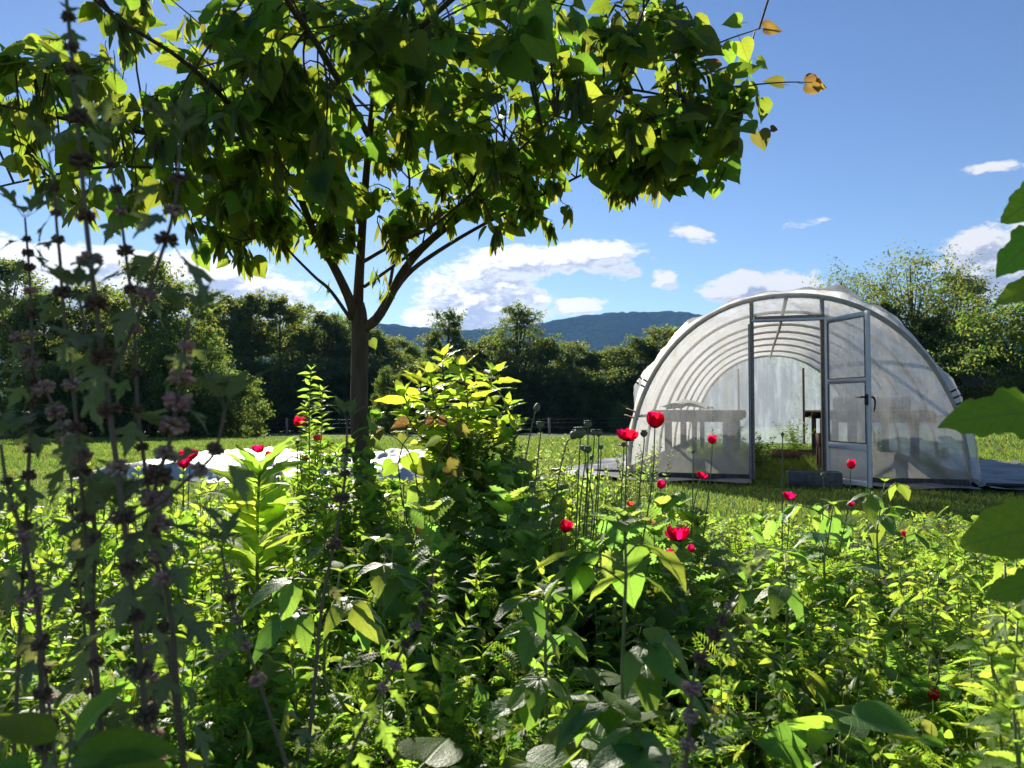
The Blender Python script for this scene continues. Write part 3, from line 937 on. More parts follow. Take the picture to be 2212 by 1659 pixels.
def build_greenhouse():
    g = empty('greenhouse', tuple(GH_O), -GH_A, 'arched plastic tunnel greenhouse with its framed door standing open', 'greenhouse')
    th = np.linspace(0, PI, 41)
    vs = [0.0, 1.5, 3.3, 4.6, 6.0, 7.6, 9.6, GH_L]
    for i, v in enumerate(vs):
        x, z = arch(th, 1.0 if i in (0, len(vs) - 1) else 0.985)
        MB().tube(np.stack([x, np.full_like(x, v), np.maximum(z, 0.0)], 1), 0.034 if i == 0 else 0.024, 8).build('hoop', MAT['hoop'], g)
    MB().tube([(0, 0, GH_H - 0.035), (0.02, 4, GH_H - 0.055), (0, 8, GH_H - 0.05), (0, GH_L, GH_H - 0.05)], 0.026, 8).build('ridge_pole', MAT['hoop'], g)
    for s in (-1, 1):
        MB().tube([(s * 1.97, 0.05, 0.86), (s * 1.97, GH_L, 0.86)], 0.022, 6).build('side_rail', MAT['wood_grey'], g)
        MB().box((s * (GH_W - 0.01), GH_L / 2, 0.07), (0.045, GH_L, 0.17), bevel=0.006).build('base_board', MAT['wood_dark'], g)
    # roof film: puffed out over the hoops, sagging between them
    nth, nv = 96, 130
    T, Vv = np.meshgrid(np.linspace(-0.015, PI + 0.015, nth), np.linspace(-0.13, GH_L + 0.1, nv))
    dist = np.min(np.abs(Vv[..., None] - np.array(vs)), axis=-1)
    k = 1.012 - 0.012 * np.clip(dist / 0.8, 0, 1)
    r = RNG.normal(0, 1, (nv, nth))
    for _ in range(3):
        r = (r + np.roll(r, 1, 0) + np.roll(r, -1, 0) + np.roll(r, 1, 1) + np.roll(r, -1, 1)) / 5
    puff = np.exp(-((Vv - 0.32) / 0.42) ** 2)
    k = k + puff * np.clip(0.044 + 0.022 * np.sin(T * 5.3 + 1.0) + 0.014 * np.sin(T * 11.7 + 2.1) * np.sin(T * 3.1) + 0.010 * np.sin(T * 23 + 3 * np.sin(T * 4)) + 0.006 * np.sin(T * 47 + Vv * 9), 0.006, 1) + 0.010 * r
    k = k + 0.018 * puff * np.clip(np.cos(T), 0, 1)
    x, z = arch(np.clip(T, 0, PI))
    F = np.stack([x * k, Vv + 0.03 * np.sin(T * 23) * puff, np.maximum(z * k, 0.0) - 0.01], 2)
    MB().grid(F).build('roof_film', MAT['roof'], g)

    def wall(u0, u1, zlo, v, nx, mat, name):
        us = np.linspace(u0, u1, nx)
        top = GH_H * np.sqrt(np.clip(1 - (np.abs(us) / (GH_W * 1.0)) ** 2.08, 0, 1)) - 0.012
        ts = np.linspace(0, 1, 34)
        U, Tt = np.meshgrid(us, ts)
        Z = zlo + (np.maximum(top, zlo + 0.02)[None] - zlo) * Tt
        Y = v + 0.008 * np.sin(U * 9 + Z * 2.5) + 0.006 * np.sin(Z * 13 + U * 3) + 0.008 * np.sin((U + Z) * 21)
        return MB().grid(np.stack([U, Y, Z], 2)).build(name, mat, g)

    hw = 0.44
    wall(-GH_W + 0.005, -hw - 0.03, 0.02, -0.045, 44, MAT['endfilm'], 'end_film')
    wall(hw + 0.03, GH_W - 0.005, 0.02, -0.045, 44, MAT['endfilm'], 'end_film')
    wall(-hw - 0.028, hw + 0.028, 2.19, -0.045, 30, MAT['endfilm'], 'end_film')
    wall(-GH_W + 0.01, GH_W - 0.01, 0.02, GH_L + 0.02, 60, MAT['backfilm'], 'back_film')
    for s in (-1, 1):
        ztop = GH_H * math.sqrt(1 - (hw / GH_W) ** 2.08)
        MB().box((s * hw, 0.0, ztop / 2), (0.055, 0.075, ztop - 0.01), bevel=0.006).build('door_post', MAT['wood_grey'], g)
        MB().box((s * (hw + 0.034), -0.066, 1.05), (0.028, 0.02, 2.08), bevel=0.004).build('film_batten', MAT['hoop'], g)
    MB().box((0, -0.002, 2.155), (2 * hw - 0.062, 0.08, 0.075), bevel=0.006).build('door_header', MAT['wood_grey'], g)
    MB().box((0.03, -0.062, 2.13), (2 * hw + 0.05, 0.035, 0.035), bevel=0.004).build('drip_rail', MAT['alu'], g)
    # sill boards at the foot of the end wall
    for u0, u1 in ((-GH_W + 0.02, -hw - 0.05), (hw + 0.05, GH_W - 0.02)):
        MB().box(((u0 + u1) / 2, -0.085, 0.045), (u1 - u0, 0.04, 0.10), bevel=0.006).build('sill_board', MAT['wood_dark'], g)
    # rear door post
    MB().box((0.86, GH_L - 0.04, 1.05), (0.06, 0.05, 2.1), bevel=0.006).build('rear_post', MAT['rust'], g)
    MB().box((-0.86, GH_L - 0.04, 1.05), (0.05, 0.05, 2.1), bevel=0.006).build('rear_post', MAT['wood_grey'], g)
    # clips and straps that hold the film to the first hoop
    for th_, mt, n in ((0.40, 'black', 3), (0.30, 'wood_dark', 1), (PI - 0.36, 'clip', 2), (PI - 0.55, 'wood_dark', 2), (PI - 0.20, 'black', 2)):
        for j in range(n):
            a = th_ + j * 0.035
            xx, zz = arch(np.array([a]), 1.03)
            Rm = basis((math.cos(a), 0, math.sin(a)), (0, 1, 0))
            MB().box((xx[0], 0.02, zz[0]), (0.022, 0.20, 0.07), Rm, bevel=0.006).build('film_clip', MAT[mt], g)
    # door, hinged on the east post and swung out towards the camera
    hinge = np.array([hw + 0.03, -0.07, 0.03])
    tip_w = np.array([0.17, -0.86])
    dl = np.array([math.cos(GH_A) * tip_w[0] - math.sin(GH_A) * tip_w[1], math.sin(GH_A) * tip_w[0] + math.cos(GH_A) * tip_w[1]])
    rz = math.atan2(dl[1], dl[0])
    door = link('door', None, g)
    door.location = hinge
    door.rotation_euler = (0, 0, rz)
    W, H = 0.88, 2.10
    fr = MB()
    for xx, w in ((0.03, 0.055), (W - 0.03, 0.062)):
        fr.box((xx, 0, H / 2), (w, 0.035, H), bevel=0.004)
    for zz, w in ((0.035, 0.065), (0.47, 0.085), (1.28, 0.045), (H - 0.03, 0.058)):
        fr.box((W / 2, 0.001, zz), (W - 0.118, 0.031, w), bevel=0.004)
    fr.build('door_frame', MAT['alu'], door)
    for z0, z1, mt, nm in ((0.07, 0.427, 'kick', 'kick_panel'), (0.513, 1.257, 'doorfilm', 'pane'), (1.303, H - 0.06, 'doorfilm', 'pane')):
        U, Z = np.meshgrid(np.linspace(0.058, W - 0.062, 14), np.linspace(z0, z1, 16))
        Y = 0.004 * np.sin(U * 17 + Z * 5) + 0.003 * np.sin(Z * 19)
        MB().grid(np.stack([U, Y, Z], 2)).build(nm, MAT[mt], door)
    for z0, z1 in ((0.52, 1.25), (1.31, H - 0.066)):
        gk = MB()
        for xx in (0.068, W - 0.072):
            gk.box((xx, -0.012, (z0 + z1) / 2), (0.012, 0.012, z1 - z0))
        for zz in (z0, z1):
            gk.box((W / 2, -0.013, zz), (W - 0.16, 0.012, 0.012))
        gk.build('pane_bead', MAT['black'], door, smooth=False)
    hd = MB()
    hd.box((W - 0.03, -0.03, 1.04), (0.04, 0.035, 0.13), bevel=0.008)
    hd.tube(spline([(W - 0.03, -0.045, 1.07), (W - 0.03, -0.085, 1.07), (W - 0.05, -0.09, 1.07), (W - 0.15, -0.09, 1.075)], 8), [0.012, 0.012, 0.013, 0.013, 0.012, 0.011, 0.010, 0.008], 8)
    hd.tube(spline([(W - 0.03, 0.03, 1.07), (W - 0.03, 0.07, 1.06), (W - 0.028, 0.085, 1.0), (W - 0.03, 0.07, 0.90)], 8), [0.012, 0.013, 0.013, 0.012, 0.011, 0.010, 0.009, 0.007], 8)
    hd.build('door_handle', MAT['black'], door)
    return g


build_greenhouse()


def build_bench(u0, u1, label, leg_us):
    b = gh((u0 + u1) / 2, 0.55)
    root = empty('potting_bench', tuple(b), -GH_A, label, 'bench')
    w, L = u1 - u0, 7.6
    n = 7
    pw = w / n
    for i in range(n):
        MB().box((-w / 2 + pw * (i + 0.5), L / 2 + R.uniform(-0.05, 0.08), 0.925 + R.uniform(-0.004, 0.004)), (pw - 0.022, L, 0.036), bevel=0.005).build('plank', MAT['wood_dark'], root)
    for yy in (0.03, 2.5, 5.0, L - 0.1):
        MB().box((0, yy, 0.84), (w + 0.02, 0.05, 0.13), bevel=0.006).build('cross_rail', MAT['wood_dark'], root)
        for lu in leg_us:
            MB().box((lu - (u0 + u1) / 2, yy + 0.08, 0.385), (0.10, 0.10, 0.77), bevel=0.008).build('leg', MAT['wood_dark'], root)
    MB().box((0, 0.085, 0.17), (w * 0.86, 0.05, 0.14), bevel=0.006).build('stretcher', MAT['wood_dark'], root)
    return root


build_bench(-1.86, -0.62, 'slatted grey potting bench inside the tunnel, behind the western end film', (-1.62, -0.80))
build_bench(0.66, 1.86, 'slatted grey potting bench inside the tunnel, behind the open door', (0.86, 1.62))


def build_bench_items():
    # coil of ribbed pipe along the east bench
    c = gh(1.15, 1.0, 0.945)
    m = MB()
    for i in range(26):
        m.lathe([(0.085, 0), (0.10, 0.012), (0.10, 0.026), (0.085, 0.038)], (i * 0.038 - 0.5, 0, 0.10), 12, [[0, 0, 1], [1, 0, 0], [0, 1, 0]])
    o = m.build('ribbed_pipe', MAT['tray'], label='grey ribbed drain pipe lying on the bench behind the door', cat='pipe')
    o.location = c
    o.rotation_euler = (0, 0, -GH_A)
    # heap of white film on the west bench
    X, Y = np.meshgrid(np.linspace(-0.35, 0.35, 24), np.linspace(0, 2.6, 40))
    Z = 0.05 * np.abs(np.sin(X * 8 + 2 * np.sin(Y * 3))) + 0.12 * np.exp(-(X / 0.22) ** 2) * (0.7 + 0.3 * np.sin(Y * 4))
    o = MB().grid(np.stack([X, Y, Z], 2)).build('folded_film', MAT['cover'], label='rumpled white film folded on the western potting bench', cat='plastic film')
    o.location = gh(-1.45, 1.0, 0.948)
    o.rotation_euler = (0, 0, -GH_A)
    # concrete step at the door
    o = MB().box((0, 0, 0.09), (0.62, 0.30, 0.20), bevel=0.012).build('concrete_step', MAT['concrete'], label='dark concrete block lying before the tunnel doorway', cat='block')
    o.location = gh(0.28, -0.55, 0.0)
    o.rotation_euler = (0, 0, -GH_A + 0.04)
    # raised planter with boards inside
    r = empty('planter_box', tuple(gh(0.55, 5.6)), -GH_A, 'low brown wooden planter deep inside the tunnel doorway', 'planter')
    for yy in (-0.35, 0.35):
        MB().box((0, yy, 0.07), (1.3, 0.04, 0.14), bevel=0.006).build('board', MAT['wood_brown'], r)
    for xx in (-0.63, 0.63):
        MB().box((xx, 0, 0.07), (0.04, 0.656, 0.138), bevel=0.006).build('board', MAT['wood_brown'], r)
    MB().box((0, 0, 0.05), (1.2, 0.64, 0.11)).build('soil', MAT['soil'], r)
    r = empty('wooden_box', tuple(gh(0.60, 1.6)), -GH_A + 0.1, 'brown wooden box on legs half hidden by the door frame', 'box')
    MB().box((0, 0, 0.50), (0.26, 0.26, 0.20), bevel=0.008).build('crate', MAT['wood_brown'], r)
    for xx in (-0.14, 0.14):
        for yy in (-0.12, 0.12):
            MB().box((xx * .75, yy * .85, 0.20), (0.04, 0.04, 0.398), bevel=0.005).build('leg', MAT['wood_brown'], r)


build_bench_items()


def build_ground_cloth():
    def sheet(name, u0, u1, v0, v1, label, amp, n=(40, 60)):
        U, V = np.meshgrid(np.linspace(u0, u1, n[0]), np.linspace(v0, v1, n[1]))
        W = U.copy()
        W += (0.16 * np.sin(V * 2.3 + u0) + 0.07 * np.sin(V * 6.1)) * np.clip(np.abs(U - (u0 if abs(u0) < abs(u1) else u1)) / 0.6, 0, 1)
        Z = amp * (np.abs(np.sin(U * 3.1 + 1.2 * np.sin(V * 1.7))) + 0.6 * np.abs(np.sin(V * 4.0 + U * 2)) + 0.3 * np.sin(U * 11 + V * 5) * np.sin(V * 9))
        pts = GH_O + np.stack([W, V, np.zeros_like(U)], 2) @ Rz.T
        pts[..., 2] = gz(pts[..., 0], pts[..., 1]) + 0.016 + np.clip(Z, 0, None)
        return MB().grid(pts).build(name, MAT['tarp'], label=label, cat='ground cloth')
    sheet('ground_cloth', -3.1, -GH_W - 0.05, -0.55, 9.0, 'grey weed cloth on the grass beside the western foot of the tunnel', 0.040)
    sheet('ground_cloth', GH_W + 0.05, 3.9, -0.75, 5.0, 'grey wrinkled weed cloth beside the eastern foot of the tunnel', 0.042)
    sheet('ground_cloth', -GH_W - 0.03, -0.46, -0.62, -0.12, 'dark strip of weed cloth under the western end film', 0.018, (60, 14))
    sheet('ground_cloth', 0.62, GH_W + 0.03, -0.72, -0.12, 'dark strip of weed cloth between the door and the eastern corner', 0.020, (60, 14))
    a = [gh(u, v, 0.06) for u, v in ((2.2, -0.35), (3.0, -0.42), (3.8, -0.40))]
    MB().tube(a, 0.028, 8).build('iron_pipe', MAT['black'], label='dark pipe lying across the eastern weed cloth', cat='pipe')
    a = [gh(u, v, 0.06) for u, v in ((-2.2, 0.35), (-2.7, 0.30), (-3.3, 0.32))]
    MB().tube(a, 0.025, 8).build('iron_pipe', MAT['black'], label='dark pipe weighing down the western weed cloth', cat='pipe')


build_ground_cloth()


def build_shed():
    r = empty('shed', (24.5, 38, float(gz(24.5, 38))), -0.3, 'low dark red shed under the eastern trees', 'shed')
    MB().box((0, 0, 0.9), (4.2, 2.4, 1.8)).build('wall', MAT['wood_brown'], r, smooth=False)
    m = MB()
    m.box((0, -0.66, 2.05), (4.6, 1.55, 0.08), [[1, 0, 0], [0, 0.9, -0.43], [0, 0.43, 0.9]])
    m.box((0, 0.66, 2.05), (4.6, 1.55, 0.08), [[1, 0, 0], [0, 0.9, 0.43], [0, -0.43, 0.9]])
    m.build('roof', MAT['wood_dark'], r, smooth=False)
    MB().box((0.9, -1.22, 0.75), (0.8, 0.05, 1.5)).build('door', MAT['wood_grey'], r, smooth=False)


build_shed()


# ------------------------------------------------------------------ leaf templates
def leaf_tmpl(edge, fold=0.25, droop=0.35, ripple=0.0, mids=None, petiole=0.0, seed=0):
    """edge: half outline (x, y) from base to tip; the blade is a strip between midrib and edge on both sides, length 1"""
    e = np.asarray(edge, float)
    n = len(e)
    my = np.linspace(0, 1, n) if mids is None else np.asarray(mids, float)
    r = np.random.default_rng(seed)
    V, U = [], []
    for side in (-1, -0.5, 0, 0.5, 1):
        a = abs(side)
        y = my * (1 - a) + e[:, 1] * a
        x = e[:, 0] * side
        z = fold * np.abs(x) * (1.35 - 0.7 * a) - droop * np.clip(y, 0, 2) ** 2 + ripple * a * np.sin(np.arange(n) * 2.3 + side * 2 + seed) * 0.5
        V.append(np.stack([x, y, z], 1))
        w = np.maximum(e[:, 0].max(), 1e-3)
        U.append(np.stack([0.5 + 0.5 * x / w, np.clip(y, 0, 1)], 1))
    V, U = np.concatenate(V), np.concatenate(U)
    Q = []
    for s in range(4):
        for i in range(n - 1):
            a, b = s * n + i, (s + 1) * n + i
            Q.append([a, b, b + 1, a + 1])
    if petiole > 0:
        k = len(V)
        w = 0.014
        V = np.concatenate([V, [[-w, -petiole, 0.10 * petiole], [w, -petiole, 0.10 * petiole], [w, 0.03, 0.0], [-w, 0.03, 0.0], [0, -petiole, 0.1 * petiole - w], [0, 0.03, -w]]])
        U = np.concatenate([U, np.full((6, 2), 0.5)])
        Q += [[k, k + 1, k + 2, k + 3], [k, k + 3, k + 5, k + 4], [k + 1, k + 4, k + 5, k + 2]]
    return V, np.array(Q), U


def smooth_edge(f, n):
    t = np.linspace(0, 1, n)
    return [(f(s), s) for s in t]


def toothed(f, n, depth, back=0.4):
    """serrated margin: teeth point towards the tip"""
    out = []
    for i in range(n):
        s = i / n
        w = f(s)
        out.append((w * (1 - depth), s))
        out.append((f(s + 0.8 / n) * 1.0, s + 0.8 / n + back / n))
    out.append((0.0, 1.0))
    return out


lanc = lambda wd, p=0.8, q=1.1: (lambda s: wd * (np.sin(PI * np.clip(s, 0, 1) ** p) ** q))
heart = [(0.0, 0.0), (0.10, -0.075), (0.24, -0.12), (0.40, -0.07), (0.50, 0.06), (0.535, 0.22), (0.49, 0.40), (0.39, 0.57), (0.26, 0.73), (0.14, 0.87), (0.05, 0.97), (0.0, 1.08)]
hm = [0.0, 0.02, 0.06, 0.12, 0.2, 0.3, 0.42, 0.56, 0.7, 0.83, 0.94, 1.08]
palm = [(0.015, 0.0), (0.08, 0.06), (0.15, 0.20), (0.26, 0.30), (0.40, 0.42), (0.46, 0.58), (0.35, 0.52), (0.32, 0.56), (0.24, 0.46), (0.155, 0.46), (0.17, 0.56), (0.235, 0.68), (0.165, 0.66), (0.18, 0.77),
        (0.11, 0.74), (0.10, 0.84), (0.06, 0.86), (0.05, 0.96), (0.0, 1.10)]
palm_m = [0, .05, .11, .17, .23, .28, .33, .38, .42, .46, .52, .58, .63, .69, .75, .82, .88, .95, 1.10]
lob = []
for i_ in range(9):
    s_ = i_ / 9
    w_ = 0.34 * math.sin(PI * min(1, (0.10 + 0.9 * s_)) ** 0.9) ** 0.6
    lob += [(w_ * 0.82, s_), (w_ * 1.05, s_ + 0.035), (w_ * 1.08, s_ + 0.085)]
lob.append((0, 1.0))
TM = {
    'heart': leaf_tmpl(heart, 0.30, 0.10, 0.0, hm, petiole=0.38),
    'heart_b': leaf_tmpl(heart, 0.12, 0.28, 0.05, hm, petiole=0.38, seed=2),
    'heart_c': leaf_tmpl(heart, 0.75, 0.05, 0.03, hm, petiole=0.38, seed=4),
    'palm': leaf_tmpl(palm, 0.25, 0.35, 0.05, palm_m, petiole=0.4),
    'palm_b': leaf_tmpl(palm, 0.55, 0.15, 0.06, palm_m, petiole=0.4, seed=3),
    'lance': leaf_tmpl(smooth_edge(lanc(0.15), 9), 0.35, 0.30, 0.01, petiole=0.06),
    'lance_b': leaf_tmpl(smooth_edge(lanc(0.17, 0.75), 9), 0.20, 0.55, 0.02, petiole=0.06, seed=1),
    'broad': leaf_tmpl(smooth_edge(lanc(0.26, 0.72, 0.9), 10), 0.30, 0.30, 0.03, petiole=0.12),
    'broad_b': leaf_tmpl(smooth_edge(lanc(0.27, 0.72, 0.9), 10), 0.12, 0.62, 0.05, petiole=0.12, seed=5),
    'poke': leaf_tmpl(smooth_edge(lanc(0.19, 0.85), 10), 0.40, 0.25, 0.045, petiole=0.08),
    'poke_b': leaf_tmpl(smooth_edge(lanc(0.19, 0.85), 10), 0.22, 0.55, 0.05, petiole=0.08, seed=3),
    'nettle': leaf_tmpl(toothed(lanc(0.27, 0.62, 0.85), 9, 0.22), 0.30, 0.35, 0.02, petiole=0.22),
    'nettle_b': leaf_tmpl(toothed(lanc(0.24, 0.62, 0.85), 9, 0.24), 0.15, 0.60, 0.03, petiole=0.22, seed=2),
    'poppy': leaf_tmpl(lob, 0.25, 0.35, 0.09, petiole=0.05),
    'poppy_b': leaf_tmpl(lob, 0.10, 0.60, 0.12, petiole=0.05, seed=3),
    'small': leaf_tmpl(smooth_edge(lanc(0.24, 0.8, 0.9), 5), 0.25, 0.25),
    'needle': leaf_tmpl(smooth_edge(lanc(0.09, 0.9, 0.9), 4), 0.2, 0.25),
    'dock': leaf_tmpl(smooth_edge(lambda q: lanc(0.34, 0.80, 0.70)(q) * (1 + .07 * math.sin(q * 21) + .03 * math.sin(q * 47)), 22), 0.20, 0.28, 0.03, petiole=0.15, seed=6),
    'dock_b': leaf_tmpl(smooth_edge(lambda q: lanc(0.29, 0.80, 0.70)(q) * (1 + .16 * math.sin(q * 17 + 1) + .04 * math.sin(q * 43)), 22), 0.08, 0.35, 0.05, petiole=0.15, seed=9),
}
# ferny leaf: a rachis with paired toothed leaflets in one blade
fv, fq, fu = [], [], []
k_ = 0
for i_ in range(9):
    y_ = 0.12 + i_ * 0.095
    ln = 0.30 * math.sin(PI * (0.15 + 0.8 * i_ / 9)) + 0.04
    for sgn in (-1, 1):
        for j_, (f_, l_) in enumerate(((0.0, 1.0), (0.45, 0.55), (0.45, 0.45))):
            base_ = np.array([sgn * ln * f_ * 0.8, y_ + ln * f_ * 0.45, 0.05 * f_])
            d_ = norm([sgn * (1.0 if j_ == 0 else 0.5 if j_ == 1 else 1.0), 0.55 if j_ == 0 else 1.0 if j_ == 1 else -0.05, 0.05])
            L_ = ln * l_
            s_ = norm(np.cross(d_, [0, 0, 1])) * 0.022
            fv += [base_, base_ + d_ * L_ * 0.5 + s_, base_ + d_ * L_ + [0, 0, -0.05], base_ + d_ * L_ * 0.5 - s_]
            fq.append([k_, k_ + 1, k_ + 2, k_ + 3])
            fu += [[0.5, 0], [1, .5], [.5, 1], [0, .5]]
            k_ += 4
fv += [[-0.008, 0, 0], [0.008, 0, 0], [0.004, 1.05, -0.02], [-0.004, 1.05, -0.02]]
fq.append([k_, k_ + 1, k_ + 2, k_ + 3])
fu += [[.5, 0]] * 4
fv = np.array(fv)
fv[:, 2] -= 0.3 * fv[:, 1] ** 2
TM['fern'] = (fv, np.array(fq), np.array(fu))
# flat redbud pod
pe = [(0.0, 0.0), (0.045, 0.10), (0.085, 0.28), (0.095, 0.5), (0.085, 0.72), (0.045, 0.9), (0.0, 1.02)]
TM['pod'] = leaf_tmpl(pe, 0.5, 0.08, 0.0, petiole=0.12)
TM['pod_b'] = leaf_tmpl(pe, 0.3, 0.22, 0.01, petiole=0.12, seed=2)

MESH = {}


def leaf_mesh(t, m):
    if (t, m) not in MESH:
        V, Q, U = TM[t]
        MESH[(t, m)] = mesh_np('leaf', V, Q, None, U, MAT[m])
    return MESH[(t, m)]


EYEP = np.array([0, 0, EYE])


class Plant:
    """a plant: an Empty at its base with stems and leaves as children"""
    def __init__(self, name, base, label, cat, group=None):
        self.base = np.asarray(base, float)
        self.root = empty(name, tuple(self.base), 0, label, cat, group)
        self.L = []

    def stem(self, pts, r0, r1, mat='stem', n=12, sides=6, name='stem', parent=None):
        p = spline(pts, n)
        MB().tube(p - self.base, np.linspace(r0, r1, n), sides).build(name, MAT[mat], parent or self.root)
        return p

    def leaf(self, t, pos, d, up, s, mat, name='leaf'):
        self.L.append((t, np.asarray(pos, float), basis(d, up), s, mat, name))

    def done(self, cap=300, nmin=0.0, parent=None):
        par = parent or self.root
        seen = {}
        rank = sorted(range(len(self.L)), key=lambda i: -self.L[i][3] / (np.linalg.norm(self.L[i][1] - EYEP) + 0.05))
        merged = {}
        for k, i in enumerate(rank):
            t, pos, B, s, mat, name = self.L[i]
            c = seen.get(name, 0)
            if c < cap and s / (np.linalg.norm(pos - EYEP) + 0.05) > nmin:
                seen[name] = c + 1
                M = Matrix.Identity(4)
                for a in range(3):
                    for b in range(3):
                        M[a][b] = B[a, b] * s
                    M[a][3] = pos[a] - self.base[a]
                link(name, leaf_mesh(t, mat), par, M=M)
            else:
                merged.setdefault((mat, name), []).append(i)
        for (mat, name), ids in merged.items():
            b = MB()
            for i in ids:
                t, pos, B, s, _, _ = self.L[i]
                V, Q, U = TM[t]
                b.add((V * s) @ B.T + pos - self.base, Q, uv=U)
            b.build('foliage' if name == 'leaf' else name + 's', MAT[mat], par, kind='stuff')
        return self.root


def rv(s=1.0):
    return np.array([R.gauss(0, s), R.gauss(0, s), R.gauss(0, s)])


def hdir(a, z=0.0):
    return np.array([math.cos(a), math.sin(a), z])


# ------------------------------------------------------------------ redbud tree
def build_redbud():
    base = P(785, 1180, 3.72)
    base[2] = 0.0
    pl = Plant('redbud_tree', base, 'small forked redbud tree with heart-shaped leaves and hanging seed pods', 'tree')
    D = 3.7
    limbs = []

    def limb(pts, r0, r1, n=22, name='limb', sides=8):
        p = pl.stem([P(*q) for q in pts], r0 * .76, r1 * .8, 'bark', n, sides, name)
        limbs.append(p)
        return p

    tp = [base + [0, 0, -0.05], base + [0.0, 0, 0.12], P(783, 1050, D), P(776, 900, D), P(777, 780, D), P(776, 690, D), P(772, 655, D)]
    p = spline(tp, 26)
    MB().tube(p - base, np.interp(np.linspace(0, 1, 26), [0, 0.08, 0.3, 0.85, 1], [0.078, 0.052, 0.044, 0.039, 0.033]), 14).build('trunk', MAT['bark'], pl.root)
    limbs.append(p[-6:])
    limb([(772, 680, D), (776, 600, D), (783, 487, D - .1), (795, 330, D - .35), (815, 120, D - .8), (830, -150, D - 1.3)], 0.036, 0.008)
    limb([(768, 690, D), (752, 640, D - .05), (718, 570, D - .1), (685, 517, D - .15), (635, 400, D - .5), (560, 300, D - .9), (420, 150, D - 1.25), (250, 40, D - 1.5)], 0.034, 0.006)
    limb([(758, 690, D - .02), (714, 628, D - .1), (680, 598, D - .15), (629, 547, D - .25), (599, 512, D - .35), (520, 520, D - .6)], 0.013, 0.004)
    limb([(782, 712, D), (812, 690, D - .02), (838, 649, D - .05), (872, 585, D - .05), (923, 525, D - .1), (1015, 451, D - .2), (1106, 370, D - .3), (1188, 298, D - .4), (1284, 216, D - .55), (1346, 150, D - .7), (1390, 20, D - .9)], 0.034, 0.007, 30)
    limb([(838, 649, D - .04), (881, 592, D + .05), (940, 547, D + .1), (1044, 485, D + .12), (1207, 403, D + .05), (1330, 340, D - .1)], 0.020, 0.005)
    limb([(787, 619, D), (830, 589, D - .1), (915, 525, D - .2), (1000, 440, D - .3), (1090, 300, D - .5)], 0.012, 0.005)
    limb([(785, 565, D - .05), (855, 525, D - .2), (936, 487, D - .4), (1060, 380, D - .75), (1200, 250, D - 1.1)], 0.013, 0.004)
    limb([(838, 640, D), (852, 560, D + .1), (866, 500, D + .15), (885, 400, D + .1), (866, 230, D - .2), (910, 48, D - .6)], 0.012, 0.005)
    limb([(778, 480, D - .1), (765, 448, D - .2), (700, 360, D - .4), (635, 306, D - .55), (500, 300, D - .8), (340, 290, D - 1.0), (170, 262, D - 1.1), (90, 246, D - 1.2), (-60, 215, D - 1.3)], 0.022, 0.005, 26)
    limb([(635, 380, D - .5), (560, 390, D - .6), (430, 370, D - .75), (250, 360, D - .85), (105, 380, D - .9), (-40, 412, D - 1.0)], 0.012, 0.004)
    limb([(1284, 216, D - .55), (1390, 250, D - .6), (1480, 130, D - .65), (1560, 90, D - .7), (1640, 62, D - .7)], 0.008, 0.0025)
    limb([(1284, 216, D - .55), (1420, 208, D - .62), (1580, 188, D - .66), (1690, 178, D - .7), (1755, 178, D - .72)], 0.007, 0.002)
    limb([(1346, 190, D - .7), (1450, 210, D - .75), (1560, 250, D - .8), (1630, 262, D - .82)], 0.007, 0.002)
    limb([(800, 300, D - .4), (700, 120, D - 1.2), (620, 0, D - 1.7), (560, -160, D - 2.1)], 0.018, 0.006)
    limb([(815, 150, D - .75), (930, 40, D - 1.3), (1040, -60, D - 1.7), (1150, -200, D - 2.1)], 0.016, 0.005)
    limb([(880, 300, D + .0), (760, 200, D + .5), (680, 60, D + .8)], 0.014, 0.005)
    limb([(1015, 451, D - .2), (1100, 300, D + .4), (1180, 160, D + .7)], 0.012, 0.005)
    pts = np.concatenate([l[3:] for l in limbs])
    nz = [  # where foliage hangs: centre, half size, depth range, twigs, pod share
        (720, 130, 300, 180, -1.6, -.2, 33, .25), (380, 170, 230, 190, -1.5, -.3, 26, .75), (110, 140, 150, 130, -1.4, -.7, 11, .5), (1040, 170, 230, 190, -1.2, .2, 29, .3),
        (1300, 190, 180, 150, -1.1, -.2, 26, .3), (1510, 235, 105, 115, -.95, -.45, 24, .1), (930, 370, 270, 120, -.7, .3, 34, .45), (1290, 350, 210, 60, -.6, 0., 18, .4),
        (600, 390, 210, 100, -.9, .2, 30, .5), (560, 505, 90, 35, -.6, -.2, 3, .3), (1390, 70, 150, 75, -1.1, -.4, 18, .1), (1120, 440, 110, 30, -.2, .2, 4, .9), (700, 495, 90, 40, -.3, .1, 8, .4), (1050, 420, 130, 70, -.4, .3, 14, .4), (500, 470, 110, 60, -.7, -.1, 9, .4), (860, 470, 90, 45, -.3, .2, 7, .5),
        (400, 330, 220, 130, -1.2, -.5, 26, .8), (140, 300, 150, 120, -1.2, -.7, 9, .6), (1450, 345, 125, 50, -.8, -.3, 20, .25), (760, 260, 260, 120, -1.4, -.2, 18, .3),
        (820, 30, 420, 60, -1.9, -.4, 22, .2),
    ]
    cl = []
    for cx, cy_, rx, ry, d0, d1, n, pod in nz:
        for _ in range(n):
            while True:
                a, b = R.uniform(-1, 1), R.uniform(-1, 1)
                if a * a + b * b < 1:
                    break
            cl.append((P(cx + a * rx, cy_ + b * ry, D + R.uniform(d0, d1)), pod))
    for _ in range(34):   # crown twigs added above and towards the camera, mostly unseen, to shade the motherwort
        cl.append((np.array([R.uniform(-2.4, 1.3), R.uniform(0.9, 3.6), R.uniform(2.3, 3.5)]), .2))
    tw = MB()
